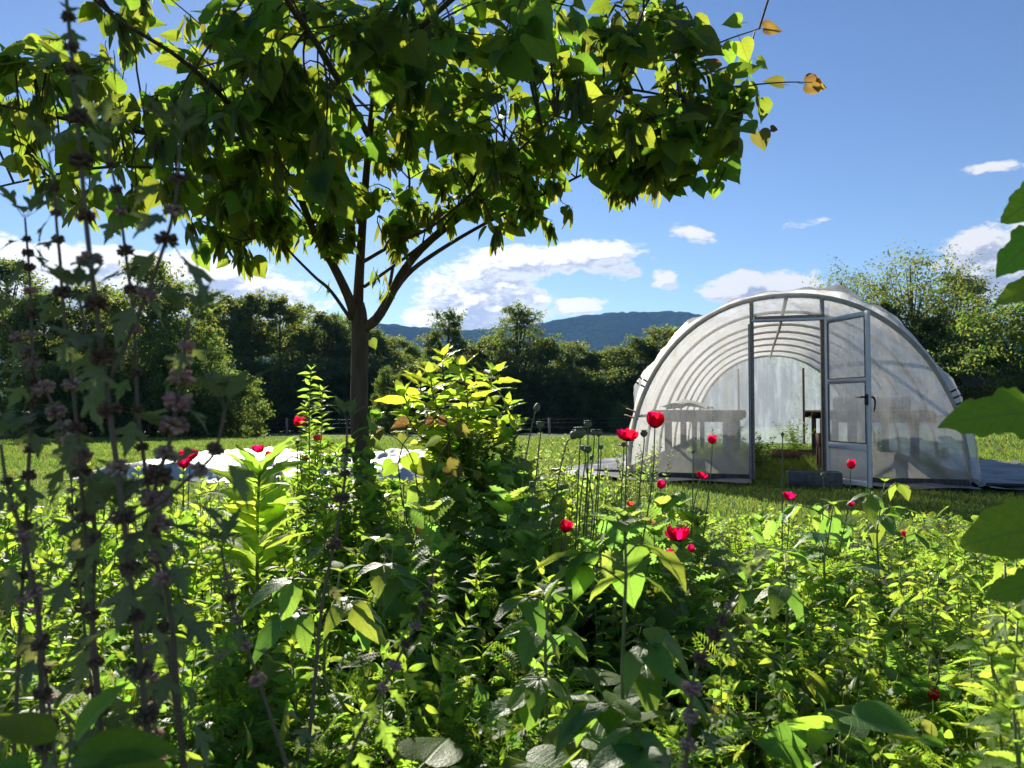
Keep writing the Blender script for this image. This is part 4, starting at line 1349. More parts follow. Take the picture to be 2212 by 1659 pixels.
    for c, pod in cl:
        q = pts[np.argmin(np.linalg.norm(pts - c, axis=1) + 0.25 * np.maximum(0, pts[:, 2] - c[2]))]
        mid = (q + c) / 2 + np.array([0, 0, 0.06]) + rv(0.03)
        end = c + norm(c - q + [0, 0, 0.02]) * 0.06
        t = spline([q, mid, c, end], 9)
        tw.tube(t - base, np.linspace(0.0042, 0.0014, 9), 4, cap=False)
        nl = R.randint(8, 12) if pod < .6 else R.randint(4, 7)
        outd = norm((c - q) * [1, 1, 0.3])
        for k in range(nl):
            f = 0.42 + 0.58 * (k + R.random() * .6) / nl
            p_ = t[min(8, int(f * 8))] + rv(0.012)
            sd = hdir(R.random() * 6.28) * 0.7 + outd * 0.5
            d = norm(sd * R.uniform(.5, 1.1) + [0, 0, -R.uniform(-.12, .95)])
            up = np.array([R.gauss(0, .6), R.gauss(-.1, .6), 1.0]) if R.random() < .6 else np.array([R.gauss(0, .6), R.gauss(-.5, .5), .3])
            s = R.choice((.045, .055, .065, .075, .085, .10)) * R.uniform(.85, 1.15) * (1.0 if p_[1] < 3.0 else .85)
            pl.leaf(R.choice(('heart', 'heart', 'heart_b', 'heart_c')), p_ + d * s * .36, d, up, s, 'redbud')
        if R.random() < pod:
            for _ in range(R.randint(1, 2)):
                f = t[R.randint(3, 8)] + [0, -.02, -.01]
                nb = R.randint(5, 10)
                for k in range(nb):
                    d = norm(np.array([R.gauss(0, .26), R.gauss(0, .26), -1]))
                    pl.leaf(R.choice(('pod', 'pod_b')), f + rv(.008) + d * .012, d, np.array([R.gauss(0, .5), -1, 0]), R.uniform(.075, .11), 'pod', 'pod')
    # pods in the fork
    for cx, cy_, n in ((820, 620, 9), (700, 560, 7), (830, 655, 6), (590, 565, 3), (700, 640, 3), (660, 545, 4)):
        for k in range(n):
            d = norm(np.array([R.gauss(0, .3), R.gauss(0, .3), -1]))
            pl.leaf('pod', P(cx + R.uniform(-14, 14), cy_ - 30 + R.uniform(-10, 10), D - .1), d, hdir(R.random() * 6.28), R.uniform(.06, .085), 'pod', 'pod')
    # young coppery leaves at the twig ends
    for px, py, mt, s, dr in ((1650, 62, 'copper', .075, (1, 0, -.05)), (1600, 50, 'redbud', .07, (-1, .2, .05)), (1740, 182, 'copper', .085, (1, 0, -.12)), (1690, 182, 'yellow', .075, (-1, 0, .25)),
                              (1762, 176, 'copper', .03, (1, 0, -.3)), (1600, 90, 'redbud', .085, (.4, 0, -1)), (1560, 100, 'redbud', .09, (.5, 0, -1)), (1640, 215, 'redbud', .09, (.1, 0, -1)),
                              (1600, 195, 'redbud', .07, (.7, 0, -.2)), (1560, 190, 'redbud', .08, (-.4, .1, -.9)), (1640, 285, 'yellow', .075, (.2, 0, -.7)), (1665, 278, 'copper', .03, (1, 0, -.1)),
                              (1570, 310, 'redbud', .085, (-.3, 0, -.8)), (1545, 150, 'copper', .06, (-.6, 0, .6)), (800, 735, 'yellow', .05, (.5, 0, -.8))):
        pl.leaf(R.choice(('heart', 'heart_c')), P(px, py, D - .68 if px > 900 else D), dr, (R.gauss(0, .3), -1, R.uniform(0, .6)), s, mt)
    tw.build('twigs', MAT['bark'], pl.root, kind='stuff')
    pl.done(cap=300)


build_redbud()


# ------------------------------------------------------------------ motherwort
def whorl_mesh(seed, flower):
    """ring of small spiky calyces round the stem with a few open flowers"""
    r = np.random.default_rng(seed)
    m = MB()
    n = 40
    for i in range(n):
        a = 2 * PI * i / n * 3 + r.normal(0, .15)
        el = r.uniform(-.85, .95)
        d = np.array([math.cos(a) * math.cos(el), math.sin(a) * math.cos(el), math.sin(el)])
        p0 = d * 0.25
        L = r.uniform(.50, .75)
        B = basis(d, (0, 0, 1) if abs(d[2]) < .9 else (1, 0, 0))
        ring = np.array([[math.cos(t), 0, math.sin(t)] for t in np.arange(5) * 2 * PI / 5])
        F = np.stack([(ring * rad) @ B.T + p0 + d * L * t for rad, t in ((.09, 0), (.16, .45), (.19, .78), (.08, 1.0))])
        F = np.concatenate([F, F[:, :1]], 1)
        m.grid(F)
        for t in range(3):   # stiff points
            aa = r.random() * 2 * PI
            q = p0 + d * L * .75
            e = norm(d + 0.6 * (math.cos(aa) * B[:, 0] + math.sin(aa) * B[:, 2])) * .26
            s = B[:, 0] * .025
            m.add([q - s, q + s, q + e], [], [[0, 1, 2]])
    return m.mesh('flower_whorl', MAT['whorl' if flower else 'calyx'])


WH = [whorl_mesh(i, False) for i in range(3)] + [whorl_mesh(9 + i, True) for i in range(3)]
WORTS = []


def motherwort(pts, d, label, r0=.0055, r1=.0028, whorls=None, spacing=.05, leaf_to=1.0, flower=.3, branches=(), to_ground=True, wr=.013, ls=.085, cat='plant', tuft=True, lmat='wort'):
    """pts: stem in the photograph from the top down, d metres away"""
    w = [P(x, y, d if not isinstance(d, (list, tuple)) else d[i]) for i, (x, y) in enumerate(pts)]
    if to_ground:
        last = w[-1].copy()
        dirn = norm(w[-1] - w[-2])
        k = min(1.0, last[2] / max(.2, -dirn[2])) if dirn[2] < 0 else 0.3
        g1 = last + dirn * k * .5
        base = np.array([g1[0] + dirn[0] * .1, g1[1], 0.0])
        if g1[2] > 0.05:
            w.append(g1)
        w.append(base)
    else:
        base = w[-1]
    pl = Plant('motherwort', np.array([w[-1][0], w[-1][1], 0.0]), label, cat, 'motherwort plants in the bed')

    def dress(poly, ra, rb, wfrac, first):
        p = pl.stem(poly[::-1], ra * .78, rb * .5, 'wortstem', max(10, 4 * len(poly)), 7)
        seg = np.linalg.norm(np.diff(p, axis=0), axis=1)
        L = np.concatenate([[0], np.cumsum(seg)])
        tot = L[-1]
        s = tot - 0.012
        az = R.random() * PI
        i = 0
        while s > 0.05:
            f = 1 - s / tot
            q = np.array([np.interp(s, L, p[:, k]) for k in range(3)])
            tdir = norm(np.array([np.interp(min(tot, s + .01), L, p[:, k]) for k in range(3)]) - q)
            if f < wfrac and i > 0:
                sc = wr * 0.98 * (0.55 + 0.45 * min(1, i / 4)) * R.uniform(.85, 1.15)
                M = Matrix.Translation(Vector(q - pl.base)) @ Vector(tdir).to_track_quat('Z', 'Y').to_matrix().to_4x4() @ Matrix.Rotation(R.random() * 6.28, 4, 'Z') @ Matrix.Diagonal((sc, sc, sc * .8, 1))
                link('flower_whorl', WH[R.randint(3, 5) if R.random() < flower else R.randint(0, 2)], pl.root, M=M)
            for sgn in ((0, PI) if i else (0, PI, 1.57, 4.71, .8, 3.9)):
                a = az + sgn + R.gauss(0, .2)
                h = hdir(a)
                if i > 1 and R.random() < .38:
                    continue
                if i == 0:
                    dd = norm(h * R.uniform(.3, .9) + [0, 0, .7]) if tuft else norm(h + [0, 0, -.3])
                    sz = ls * R.uniform(.32, .52)
                    q = p[-1]
                else:
                    dd = norm(h + np.array([0, 0, R.uniform(-1.7, -.1)]))
                    sz = ls * .60 * (0.55 + 0.45 * min(1.0, f * 2.2 + .1)) * R.uniform(.75, 1.15)
                pl.leaf(R.choice(('palm', 'palm_b')), q + h * (ra * .8) + dd * sz * .4, dd, (R.gauss(0, .25), R.gauss(0, .25), 1) if i else -h, sz, lmat)
            az += PI / 2
            s -= spacing * 1.3 * (0.6 if i < 3 else 1.0 if f < wfrac else 1.9) * R.uniform(.85, 1.15)
            i += 1
        return p

    dress(w, r0, r1, (whorls if whorls is not None else .5), True)
    for bpts, wf in branches:
        bw = [P(x, y, dd) for x, y, dd in bpts]
        dress(bw, r0 * .6, r1 * .8, wf, False)
    pl.done(cap=200)


motherwort([(138, -60), (150, 63), (165, 220), (180, 407), (195, 560), (232, 850), (265, 1100), (294, 1358), (321, 1590)], .82,
           'tallest and thickest motherwort stem, rising past the top of the picture', 
           .0052, .0036, .62, .042, flower=.15, wr=.014, ls=.095,
           branches=[([(388, 300, .80), (386, 370, .80), (373, 467, .81), (345, 560, .82), (308, 659, .82), (236, 825, .82)], .75),
                     ([(170, 640, .84), (182, 700, .84), (205, 780, .83), (230, 835, .82)], .95),
                     ([(486, 885, .78), (470, 960, .78), (451, 995, .79), (400, 1040, .80), (340, 1090, .81), (268, 1130, .82)], .5)])
motherwort([(222, 290), (243, 373), (258, 448), (274, 567), (290, 700), (297, 880), (312, 1000), (330, 1130), (350, 1300)], .98, 'slender motherwort stem close on the right side of the thickest one', .0042, .0028, .5, .038, flower=.1, wr=.011, ls=.08)
motherwort([(105, 330), (116, 396), (123, 493), (130, 563), (140, 700), (165, 900), (180, 1100)], .95, 'motherwort with spaced dark whorls just left of the thickest stem', .004, .0026, .55, .045, flower=.2, wr=.012, ls=.085)
motherwort([(54, 470), (58, 520), (64, 597), (68, 700), (70, 850), (60, 1050)], 1.05, 'motherwort with a toothed leafy tip standing against the low cloud', .004, .0026, .45, .024, flower=.2, wr=.011, ls=.075)
motherwort([(8, 690), (42, 739), (62, 770), (78, 810), (104, 853), (125, 900), (170, 980), (197, 1050), (205, 1172), (201, 1288), (201, 1404), (222, 1605)], [1.05] * 6 + [1.0] * 6, 'leaning motherwort with a sunlit pink flower spike', .0050, .0032, .30, .026, flower=1.0, wr=.016, ls=.08)
motherwort([(408, 690), (402, 740), (392, 810), (381, 878), (365, 960), (335, 1068), (356, 1238), (371, 1346), (394, 1617)], .86, 'motherwort whose stout pink spike stands before the yellow-green bush', .0050, .0032, .30, .022, flower=.75, wr=.018, ls=.085)
motherwort([(2, 960), (14, 1040), (47, 1153), (77, 1288), (85, 1350), (93, 1560)], .90, 'motherwort stem along the lower picture edge under the pink spike', .0055, .0035, .45, .045, flower=.3, wr=.014, ls=.09,
           branches=[([(245, 1105, .86), (180, 1200, .88), (104, 1327, .90)], .3)])
motherwort([(749, 905), (749, 961), (745, 1010), (744, 1042), (727, 1145), (696, 1307), (681, 1462)], 1.55, 'lone motherwort standing before the dark redbud trunk', .0058, .0040, .32, .062, flower=.2, wr=.020, ls=.085)
motherwort([(948, 1205), (940, 1222), (922, 1285), (901, 1346), (874, 1396), (820, 1500), (774, 1590), (747, 1659)], 1.15, 'leaning motherwort with purple spike below the redbud trunk', .0042, .0026, .30, .026, flower=.6, wr=.012, ls=.085, lmat='nettle')
motherwort([(1600, 1262), (1580, 1300), (1545, 1365), (1501, 1454), (1490, 1559), (1482, 1659)], 1.0, 'dark leaning motherwort spike at the bottom, under the poppies', .0045, .0028, .6, .028, flower=.5, wr=.014, ls=.085)
motherwort([(478, 1185), (482, 1210), (490, 1250), (497, 1290), (530, 1389), (575, 1520), (619, 1652)], 1.1, 'motherwort with pale flower tip among the lower leaves near the thickest stem', .0042, .0028, .3, .036, flower=.7, wr=.013, ls=.09)
motherwort([(60, 1180), (66, 1240), (80, 1330), (95, 1420), (110, 1560)], 1.25, 'short motherwort crowded low at the picture edge', .0042, .0028, .4, .035, flower=.4, wr=.014, ls=.085)
motherwort([(300, 1225), (308, 1280), (318, 1360), (330, 1480), (340, 1600)], 1.2, 'short motherwort with pale whorls right of the thickest stem foot', .0038, .0026, .45, .032, flower=.7, wr=.013, ls=.085)
motherwort([(150, 1010), (155, 1060), (160, 1150), (175, 1290), (190, 1420)], 1.3, 'short shaded motherwort between the tall stems near the row cover', .004, .0026, .45, .036, flower=.2, wr=.014, ls=.085)


# ------------------------------------------------------------------ poppies
def petal_mesh(seed, mat, curl, ruffle, tall=1.0):
    r = np.random.default_rng(seed)
    nu, nv = 9, 8
    F = np.zeros((nv, nu, 3))
    ph = r.random(4) * 6
    for i in range(nv):
        v = i / (nv - 1)
        for j in range(nu):
            u = -1 + 2 * j / (nu - 1)
            a = u * 1.02
            # cup: profile from the base out and up
            rad = math.sin(v * PI * .5 * (1 + .15)) * (1 - curl * v * v)
            h = 1.05 * tall * v ** 1.4 * (1.0 - .16 * u * u)
            rad *= 1 + ruffle * v * v * (math.sin(u * 7 + ph[0]) * .10 + math.sin(u * 13 + ph[1]) * .05)
            h += ruffle * v * v * (math.sin(u * 9 + ph[2]) * .07 + math.sin(u * 17 + ph[3]) * .03)
            F[i, j] = (rad * math.sin(a), rad * math.cos(a), h)
    return MB().grid(F).mesh('petal', MAT[mat])


PET = {('cup', k): petal_mesh(k, 'petal', .30, .8, 1.45) for k in range(4)}
PET.update({('open', k): petal_mesh(10 + k, 'petal', .10, 1.3, 1.15) for k in range(4)})
PET.update({('vase', k): petal_mesh(20 + k, 'petal', .52, .7) for k in range(4)})
PET.update({('orange', k): petal_mesh(30 + k, 'petal_o', .25, 1.0) for k in range(4)})


def capsule_mesh():
    m = MB()
    m.lathe([(.001, -.08), (.22, -.06), (.42, .12), (.66, .42), (.80, .78), (.82, 1.05), (.70, 1.38), (.46, 1.58), (.40, 1.66), (.62, 1.70), (.86, 1.66), (.88, 1.71), (.60, 1.80), (.001, 1.84)], sides=14)
    for k in range(10):
        a = k * 2 * PI / 10
        m.box((math.cos(a) * .52, math.sin(a) * .52, 1.80), (.66, .05, .05), [[math.cos(a), -math.sin(a), 0], [math.sin(a), math.cos(a), 0], [0, 0, 1]])
    return m.mesh('capsule', MAT['capsule'])


def bud_mesh():
    return MB().lathe([(.001, -.1), (.35, .0), (.60, .5), (.66, 1.0), (.52, 1.6), (.28, 2.0), (.001, 2.15)], sides=12).mesh('bud', MAT['capsule'])


CAP, BUD = capsule_mesh(), bud_mesh()


HEADS = []


def poppy(px, py, wpx, d, kind, label, lean=(0, 0), sway=0.0, head_tilt=(0, 0), leaves=3, ground=None, group='red poppies in the bed'):
    """flower centre and width as seen in the photograph"""
    HEADS.append((px, py, wpx, d))
    head = P(px, py, d)
    rad = wpx / FPX * d / 2
    gx = head[0] + lean[0]
    gy = head[1] + lean[1]
    base = np.array([gx, gy, 0.0])
    nm = 'poppy_seed_head' if kind in ('capsule', 'bud') else 'poppy'
    pl = Plant(nm, base, label, 'poppy', group)
    tilt = norm(np.array([head_tilt[0], head_tilt[1], 1.0]))
    neck = head - tilt * rad * (.75 if nm == 'poppy' else .9)
    pts = [base, base * .65 + neck * .35 + [sway * .6, 0, .03], base * .25 + neck * .75 + [sway, 0, .02], neck - tilt * .03, neck]
    st = pl.stem(pts, .0032, .0020, 'poppystem', 16, 6)
    Rt = Vector(tilt).to_track_quat('Z', 'Y').to_matrix().to_4x4()
    if nm == 'poppy':
        fl = link('flower', None, pl.root, M=Matrix.Translation(Vector(neck - base)) @ Rt @ Matrix.Rotation(R.random() * 6.28, 4, 'Z') @ Matrix.Diagonal((rad, rad, rad * (1.0 if kind != 'vase' else 1.45), 1)))
        n = 5 if kind in ('cup', 'open') else 4
        for k in range(n):
            a = k * 2 * PI / n + R.gauss(0, .12)
            s = (1.0 if k % 2 == 0 else .90) * R.uniform(.95, 1.05)
            t = R.gauss(0, .06) + (.28 if kind == 'open' and k == 1 else 0)
            link('petal', PET[(kind, R.randint(0, 3))], fl, M=Matrix.Rotation(a, 4, 'Z') @ Matrix.Rotation(-t, 4, 'X') @ Matrix.Diagonal((s, s, s * R.uniform(.92, 1.05), 1)))
        link('capsule', CAP, fl, M=Matrix.Translation((0, 0, .02)) @ Matrix.Diagonal((.22, .22, .22, 1)))
    else:
        s = rad / .84
        link('capsule' if kind == 'capsule' else 'bud', CAP if kind == 'capsule' else BUD, pl.root, M=Matrix.Translation(Vector(neck - base)) @ Rt @ Matrix.Diagonal((s, s, s * .82, 1)))
    for k in range(leaves):
        f = st[2 + 2 * k]
        a = R.random() * 6.28
        dd = norm(hdir(a, R.uniform(.3, .9)))
        pl.leaf(R.choice(('poppy', 'poppy_b')), f, dd, (0, 0, 1), R.uniform(.10, .19), 'poppyleaf')
    pl.done()


poppy(1415, 907, 50, 2.7, 'cup', 'largest red poppy, raised highest before the tunnel bench', (-.12, .05), .02, (.02, -.1))
poppy(1355, 937, 44, 2.75, 'open', 'wide open red poppy just left of the highest one', (-.02, .05), 0, (.05, .1))
poppy(1538, 949, 27, 3.2, 'vase', 'red poppy before the middle of the western end film', (-.08, .05), .01, (0, 0))
poppy(1516, 1025, 25, 3.2, 'open', 'small ruffled red poppy low under the one before the film', (-.06, 0), -.02, (.3, 0))
poppy(1428, 1046, 27, 3.3, 'vase', 'red poppy over the dark cloth at the western tunnel foot', (0, .05), 0, (.1, 0))
poppy(1705, 1069, 29, 3.6, 'open', 'red poppy on the lawn below the tunnel doorway', (-.02, .05), .01, (.2, -.1))
poppy(1838, 1003, 27, 3.4, 'vase', 'tall vase-shaped red poppy before the open door', (-.10, .05), .02, (.05, 0))
poppy(1838, 1089, 17, 4.6, 'cup', 'small round red poppy below the open door', (-.02, 0), 0, (0, 0))
poppy(1932, 1112, 14, 4.8, 'cup', 'tiny red poppy below the eastern end film', (.02, 0), 0, (0, 0))
poppy(1958, 1153, 22, 4.4, 'open', 'flat red poppy low in the bed at the eastern side', (0, 0), 0, (.1, 0))
poppy(1465, 1150, 52, 2.5, 'open', 'big heart-shaped red poppy low in the sunlit bed', (-.02, .02), 0, (0, .12))
poppy(1448, 1197, 24, 2.6, 'cup', 'small red poppy below the big heart-shaped one', (.01, .02), 0, (0, -.1))
poppy(1493, 1184, 22, 2.6, 'vase', 'small pointed red poppy beside the big heart-shaped one', (-.02, .02), 0, (0, 0))
poppy(1223, 1138, 35, 2.7, 'cup', 'lone deep red poppy below the cluster of seed heads', (-.01, .03), 0, (.15, .1))
poppy(912, 1148, 30, 2.9, 'cup', 'half hidden red poppy among leaves right of the trunk', (0, 0), 0, (0, 0))
poppy(2017, 1500, 34, 1.9, 'vase', 'single red poppy bud-like in the low right of the bed', (.01, .02), 0, (-.1, 0))
poppy(1362, 1087, 20, 3.2, 'orange', 'faded orange poppy behind a leaf under the highest poppy', (0, 0), 0, (.2, 0))
poppy(1403, 1127, 22, 3.0, 'orange', 'pale orange poppy left of the big heart-shaped one', (0, 0), 0, (0, 0))
poppy(1842, 1123, 15, 4.2, 'orange', 'withered orange poppy in the bed below the door', (0, 0), 0, (0, 0))
poppy(1904, 1087, 11, 4.8, 'orange', 'tiny orange poppy behind the upright leafy shoot', (0, 0), 0, (0, 0))
poppy(407, 982, 40, 3.6, 'open', 'ruffled red poppy before the white row cover, upper of a pair', (.0, 0), 0, (0, -.3))
poppy(397, 1001, 30, 3.4, 'cup', 'round red poppy before the white row cover, lower of a pair', (0, 0), 0, (0, 0))
poppy(557, 968, 27, 3.7, 'open', 'red poppy over the row cover, left of two beside the broad-leaved plant', (.02, 0), 0, (0, 0))
poppy(582, 986, 26, 3.6, 'cup', 'red poppy over the row cover, right of two beside the broad-leaved plant', (.02, 0), 0, (.3, 0))
poppy(648, 911, 34, 4.1, 'cup', 'red poppy half behind the tall leafy spire', (.02, 0), 0, (-.1, 0))
poppy(686, 943, 24, 3.9, 'orange', 'salmon red poppy within the tall leafy spire', (0, 0), 0, (0, 0))
poppy(659, 988, 24, 3.9, 'orange', 'salmon red poppy at the foot of the tall leafy spire', (0, 0), 0, (0, 0))
poppy(606, 1006, 30, 3.4, 'orange', 'flat salmon poppy behind the broad-leaved plant', (0, 0), 0, (.2, 0))
SG = 'poppy seed heads in the bed'
for px, py, w, d, k, lab, ln, sw, ht in [
    (1160, 881, 18, 2.9, 'bud', 'egg-shaped poppy bud, leftmost and tallest of the seed heads', (-.10, .05), -.02, (.3, 0)),
    (1167, 918, 17, 2.9, 'capsule', 'seed head under the tallest bud', (-.07, .05), 0, (0, 0)),
    (1253, 934, 27, 2.7, 'capsule', 'largest seed head, flat-capped, with a bent neighbour', (-.03, .05), 0, (0, 0)),
    (1240, 940, 20, 2.75, 'capsule', 'seed head on a bent stalk tucked behind the largest one', (-.10, .05), -.03, (.8, 0)),
    (1270, 916, 18, 2.9, 'capsule', 'seed head highest of the central cluster', (-.05, .05), .01, (0, 0)),
    (1283, 934, 15, 3.0, 'capsule', 'left seed head of the touching upper pair', (-.06, .05), 0, (0, 0)),
    (1293, 935, 17, 2.85, 'capsule', 'right seed head of the touching upper pair', (-.06, .05), .01, (0, 0)),
    (1270, 971, 18, 2.7, 'capsule', 'seed head in the middle of the cluster, below the pair', (-.01, .05), 0, (0, 0)),
    (1260, 968, 14, 2.9, 'capsule', 'small seed head close behind the middle one', (-.04, .05), 0, (-.2, 0)),
    (1278, 988, 12, 2.7, 'bud', 'small nodding bud below the middle seed head', (-.05, .05), .02, (.6, 0)),
    (1298, 966, 11, 3.0, 'capsule', 'small seed head right of the cluster', (-.04, .05), 0, (0, 0)),
    (1347, 960, 12, 2.9, 'capsule', 'small seed head below the wide open poppy', (-.03, .05), 0, (0, 0)),
    (1391, 936, 17, 2.8, 'capsule', 'round seed head right under the largest poppy', (-.06, .05), 0, (0, 0)),
    (1497, 976, 8, 3.4, 'capsule', 'tiny seed head before the bench leg', (0, .05), 0, (0, 0)),
    (1213, 1053, 14, 2.8, 'capsule', 'low seed head left of the cluster stalks', (0, .03), 0, (0, 0)),
    (1150, 1046, 14, 2.8, 'capsule', 'low seed head under the tall bud', (0, .03), 0, (0, 0)),
    (1690, 938, 9, 3.2, 'bud', 'thin upright bud seen in the doorway', (0, .03), 0, (0, 0)),
    (1778, 1026, 10, 3.2, 'capsule', 'small seed head before the concrete block', (0, .03), 0, (0, 0)),
    (2022, 1432, 12, 1.9, 'bud', 'slender bud standing at the dark leaf clump', (0, .03), 0, (-.2, 0)),
    (643, 955, 10, 3.5, 'capsule', 'small seed head left of the tall leafy spire', (0, .03), 0, (0, 0)),
]:
    poppy(px, py, w, d, k, lab, ln, sw, ht, leaves=2, group=SG)


# ------------------------------------------------------------------ single plants of the bed
def ground_at(px, d, py=900):
    b = P(px, py, d)
    return np.array([b[0], d, 0.0])


def leafy_shoot(pl, poly, r0, r1, tmpls, mat, size, step, start=.15, per=2, droop=(-.3, .5), taper=(1.0, .45), tip=True, smat='stem', upz=1.0, spiral=None, name='leaf', tilt=.5):
    """a stem set with leaves: pairs or a spiral"""
    p = pl.stem(poly, r0, r1, smat, max(8, 4 * len(poly)))
    L = np.concatenate([[0], np.cumsum(np.linalg.norm(np.diff(p, axis=0), axis=1))])
    tot = L[-1]
    s, az, i = tot * start, R.random() * 6.28, 0
    while s < tot:
        f = s / tot
        q = np.array([np.interp(s, L, p[:, k]) for k in range(3)])
        for k in range(per):
            a = az + k * 2 * PI / per + R.gauss(0, .2)
            d = norm(hdir(a, R.uniform(*droop) + .35 * f))
            sz = size * (taper[0] * (1 - f) + taper[1] * f) * R.uniform(.82, 1.15)
            pl.leaf(R.choice(tmpls), q + d * r0 * .5, d, np.array([R.gauss(0, tilt), R.gauss(0, tilt), upz]), sz, mat, name)
        az += (PI / 2 if per == 2 else 2.4) if spiral is None else spiral
        s += step * (1 - .45 * f) * R.uniform(.85, 1.15)
        i += 1
    if tip:
        t = norm(p[-1] - p[-2])
        for k in range(4):
            a = az + k * 1.57
            d = norm(hdir(a) * .6 + t * .9)
            pl.leaf(tmpls[0], p[-1], d, -hdir(a) + [0, 0, .3], size * taper[1] * R.uniform(.6, .95), mat, name)
    return p


def bed_features():
    # broad-leaved plant over the row cover
    b = ground_at(556, 2.6)
    pl = Plant('broad_leaved_plant', b, 'bright green plant with long upright leaves beside the two poppies', 'plant')
    leafy_shoot(pl, [b, P(556, 1250, 2.6), P(556, 1120, 2.6), P(560, 1030, 2.6)], .007, .004, ('poke', 'lance_b', 'poke'), 'nettle', .23, .030, .50, 2, (.35, 1.1), (1.0, .8), tilt=.35)
    pl.done()
    # tall leafy spire
    b = ground_at(668, 3.9)
    pl = Plant('leafy_spire', b, 'tall pale green leafy spire left of the redbud trunk', 'plant')
    for q in ([P(668, 1000, 3.9), P(668, 900, 3.9), P(672, 800, 3.9)], [P(690, 1000, 3.95), P(694, 920, 3.95), P(696, 845, 3.95)], [P(650, 1010, 3.85), P(640, 960, 3.85)], [P(680, 1000, 3.8), P(705, 965, 3.8)], [P(668, 950, 3.9), P(660, 880, 3.9)]):
        leafy_shoot(pl, [b + rv(.01) * [1, 1, 0]] + q, .004, .002, ('lance', 'lance_b'), 'nettle', .115, .034, .25, 2, (-.2, .7), (1.0, .5), tilt=.7)
    pl.done()
    # pokeweed shrub
    b = ground_at(975, 4.3)
    pl = Plant('pokeweed', b, 'tall glowing yellow-green pokeweed just right of the redbud trunk', 'plant')
    for q in ([P(965, 1000, 4.3), P(962, 880, 4.3), P(955, 775, 4.3)], [P(985, 1000, 4.2), P(1035, 900, 4.2), P(1065, 812, 4.2)], [P(960, 1000, 4.4), P(925, 900, 4.4), P(905, 825, 4.4)], [P(980, 1000, 4.15), P(1010, 900, 4.1), P(1000, 800, 4.1)],
              [P(985, 1020, 4.3), P(1060, 930, 4.35), P(1092, 880, 4.4)], [P(960, 1000, 4.2), P(905, 940, 4.1), P(880, 900, 4.1)], [P(975, 980, 4.5), P(1000, 880, 4.6), P(1030, 830, 4.6)], [P(970, 950, 4.0), P(940, 870, 3.95), P(930, 815, 3.95)], [P(985, 1010, 4.2), P(1075, 960, 4.15), P(1105, 925, 4.1)], [P(960, 1000, 4.3), P(900, 910, 4.25), P(872, 855, 4.2)]):
        leafy_shoot(pl, [b + rv(.02) * [1, 1, 0]] + q, .009, .003, ('poke', 'poke_b'), 'poke', .225, .06, .38, 2, (-.25, .6), (1.0, .66), smat='redstem')
    pl.done()
    # dark needle-leaved shrub
    b = ground_at(1045, 4.0)
    pl = Plant('needle_shrub', b, 'dense dark fine-leaved shrub below the pokeweed', 'shrub')
    for k in range(46):
        t = P(R.uniform(965, 1120), R.uniform(905, 1040), 4.0 + R.uniform(-.2, .25))
        leafy_shoot(pl, [b + np.array([R.gauss(0, .08), R.gauss(0, .08), 0]), (b * .4 + t * .6) + rv(.03), t], .003, .001, ('needle', 'small'), 'darkherb', .038, .022, .2, 3, (.3, .9), (1, .8), name='leaf')
    pl.done(cap=0)
    # grey-green herbs behind the seed heads
    for i, (px, top, d, lab) in enumerate(((1140, 950, 4.1, 'airy grey-green herb left of the poppy seed heads'), (1205, 935, 4.4, 'tallest airy grey-green herb behind the seed-head cluster'), (1330, 990, 4.2, 'airy herb at the western tunnel foot'),
                                           (1395, 955, 4.0, 'airy herb with upright shoots below the largest poppy'), (1080, 1000, 4.3, 'low grey-green herb under the pokeweed'))):
        b = ground_at(px, d)
        pl = Plant('airy_herb', b, lab, 'herb', 'airy grey-green herbs in the bed')
        for k in range(15):
            t = P(px + R.gauss(0, 26), top + abs(R.gauss(0, 34)), d + R.uniform(-.15, .15))
            leafy_shoot(pl, [b + np.array([R.gauss(0, .04), R.gauss(0, .04), 0]), (b * .4 + t * .6) + rv(.02), t], .0024, .0009, ('needle', 'small'), 'herb', .042, .028, .2, 2, (.2, .9), (1, .55), name='leaf')
        pl.done(cap=0)
    # redbud seedlings with yellow and copper leaves
    b = ground_at(930, 3.4)
    pl = Plant('redbud_seedling', b, 'redbud seedlings with coppery and yellowing leaves below the pokeweed', 'sapling')
    for q in ([P(860, 1020, 3.4), P(911, 914, 3.4), P(945, 905, 3.4)], [P(940, 1030, 3.4), P(965, 960, 3.4), P(985, 925, 3.4)], [P(900, 1040, 3.4), P(870, 960, 3.4), P(820, 930, 3.4)], [P(960, 1060, 3.4), P(1000, 1035, 3.4), P(1030, 1030, 3.4)]):
        pl.stem([b + rv(.01) * [1, 1, 0]] + q, .004, .0015, 'redstem')
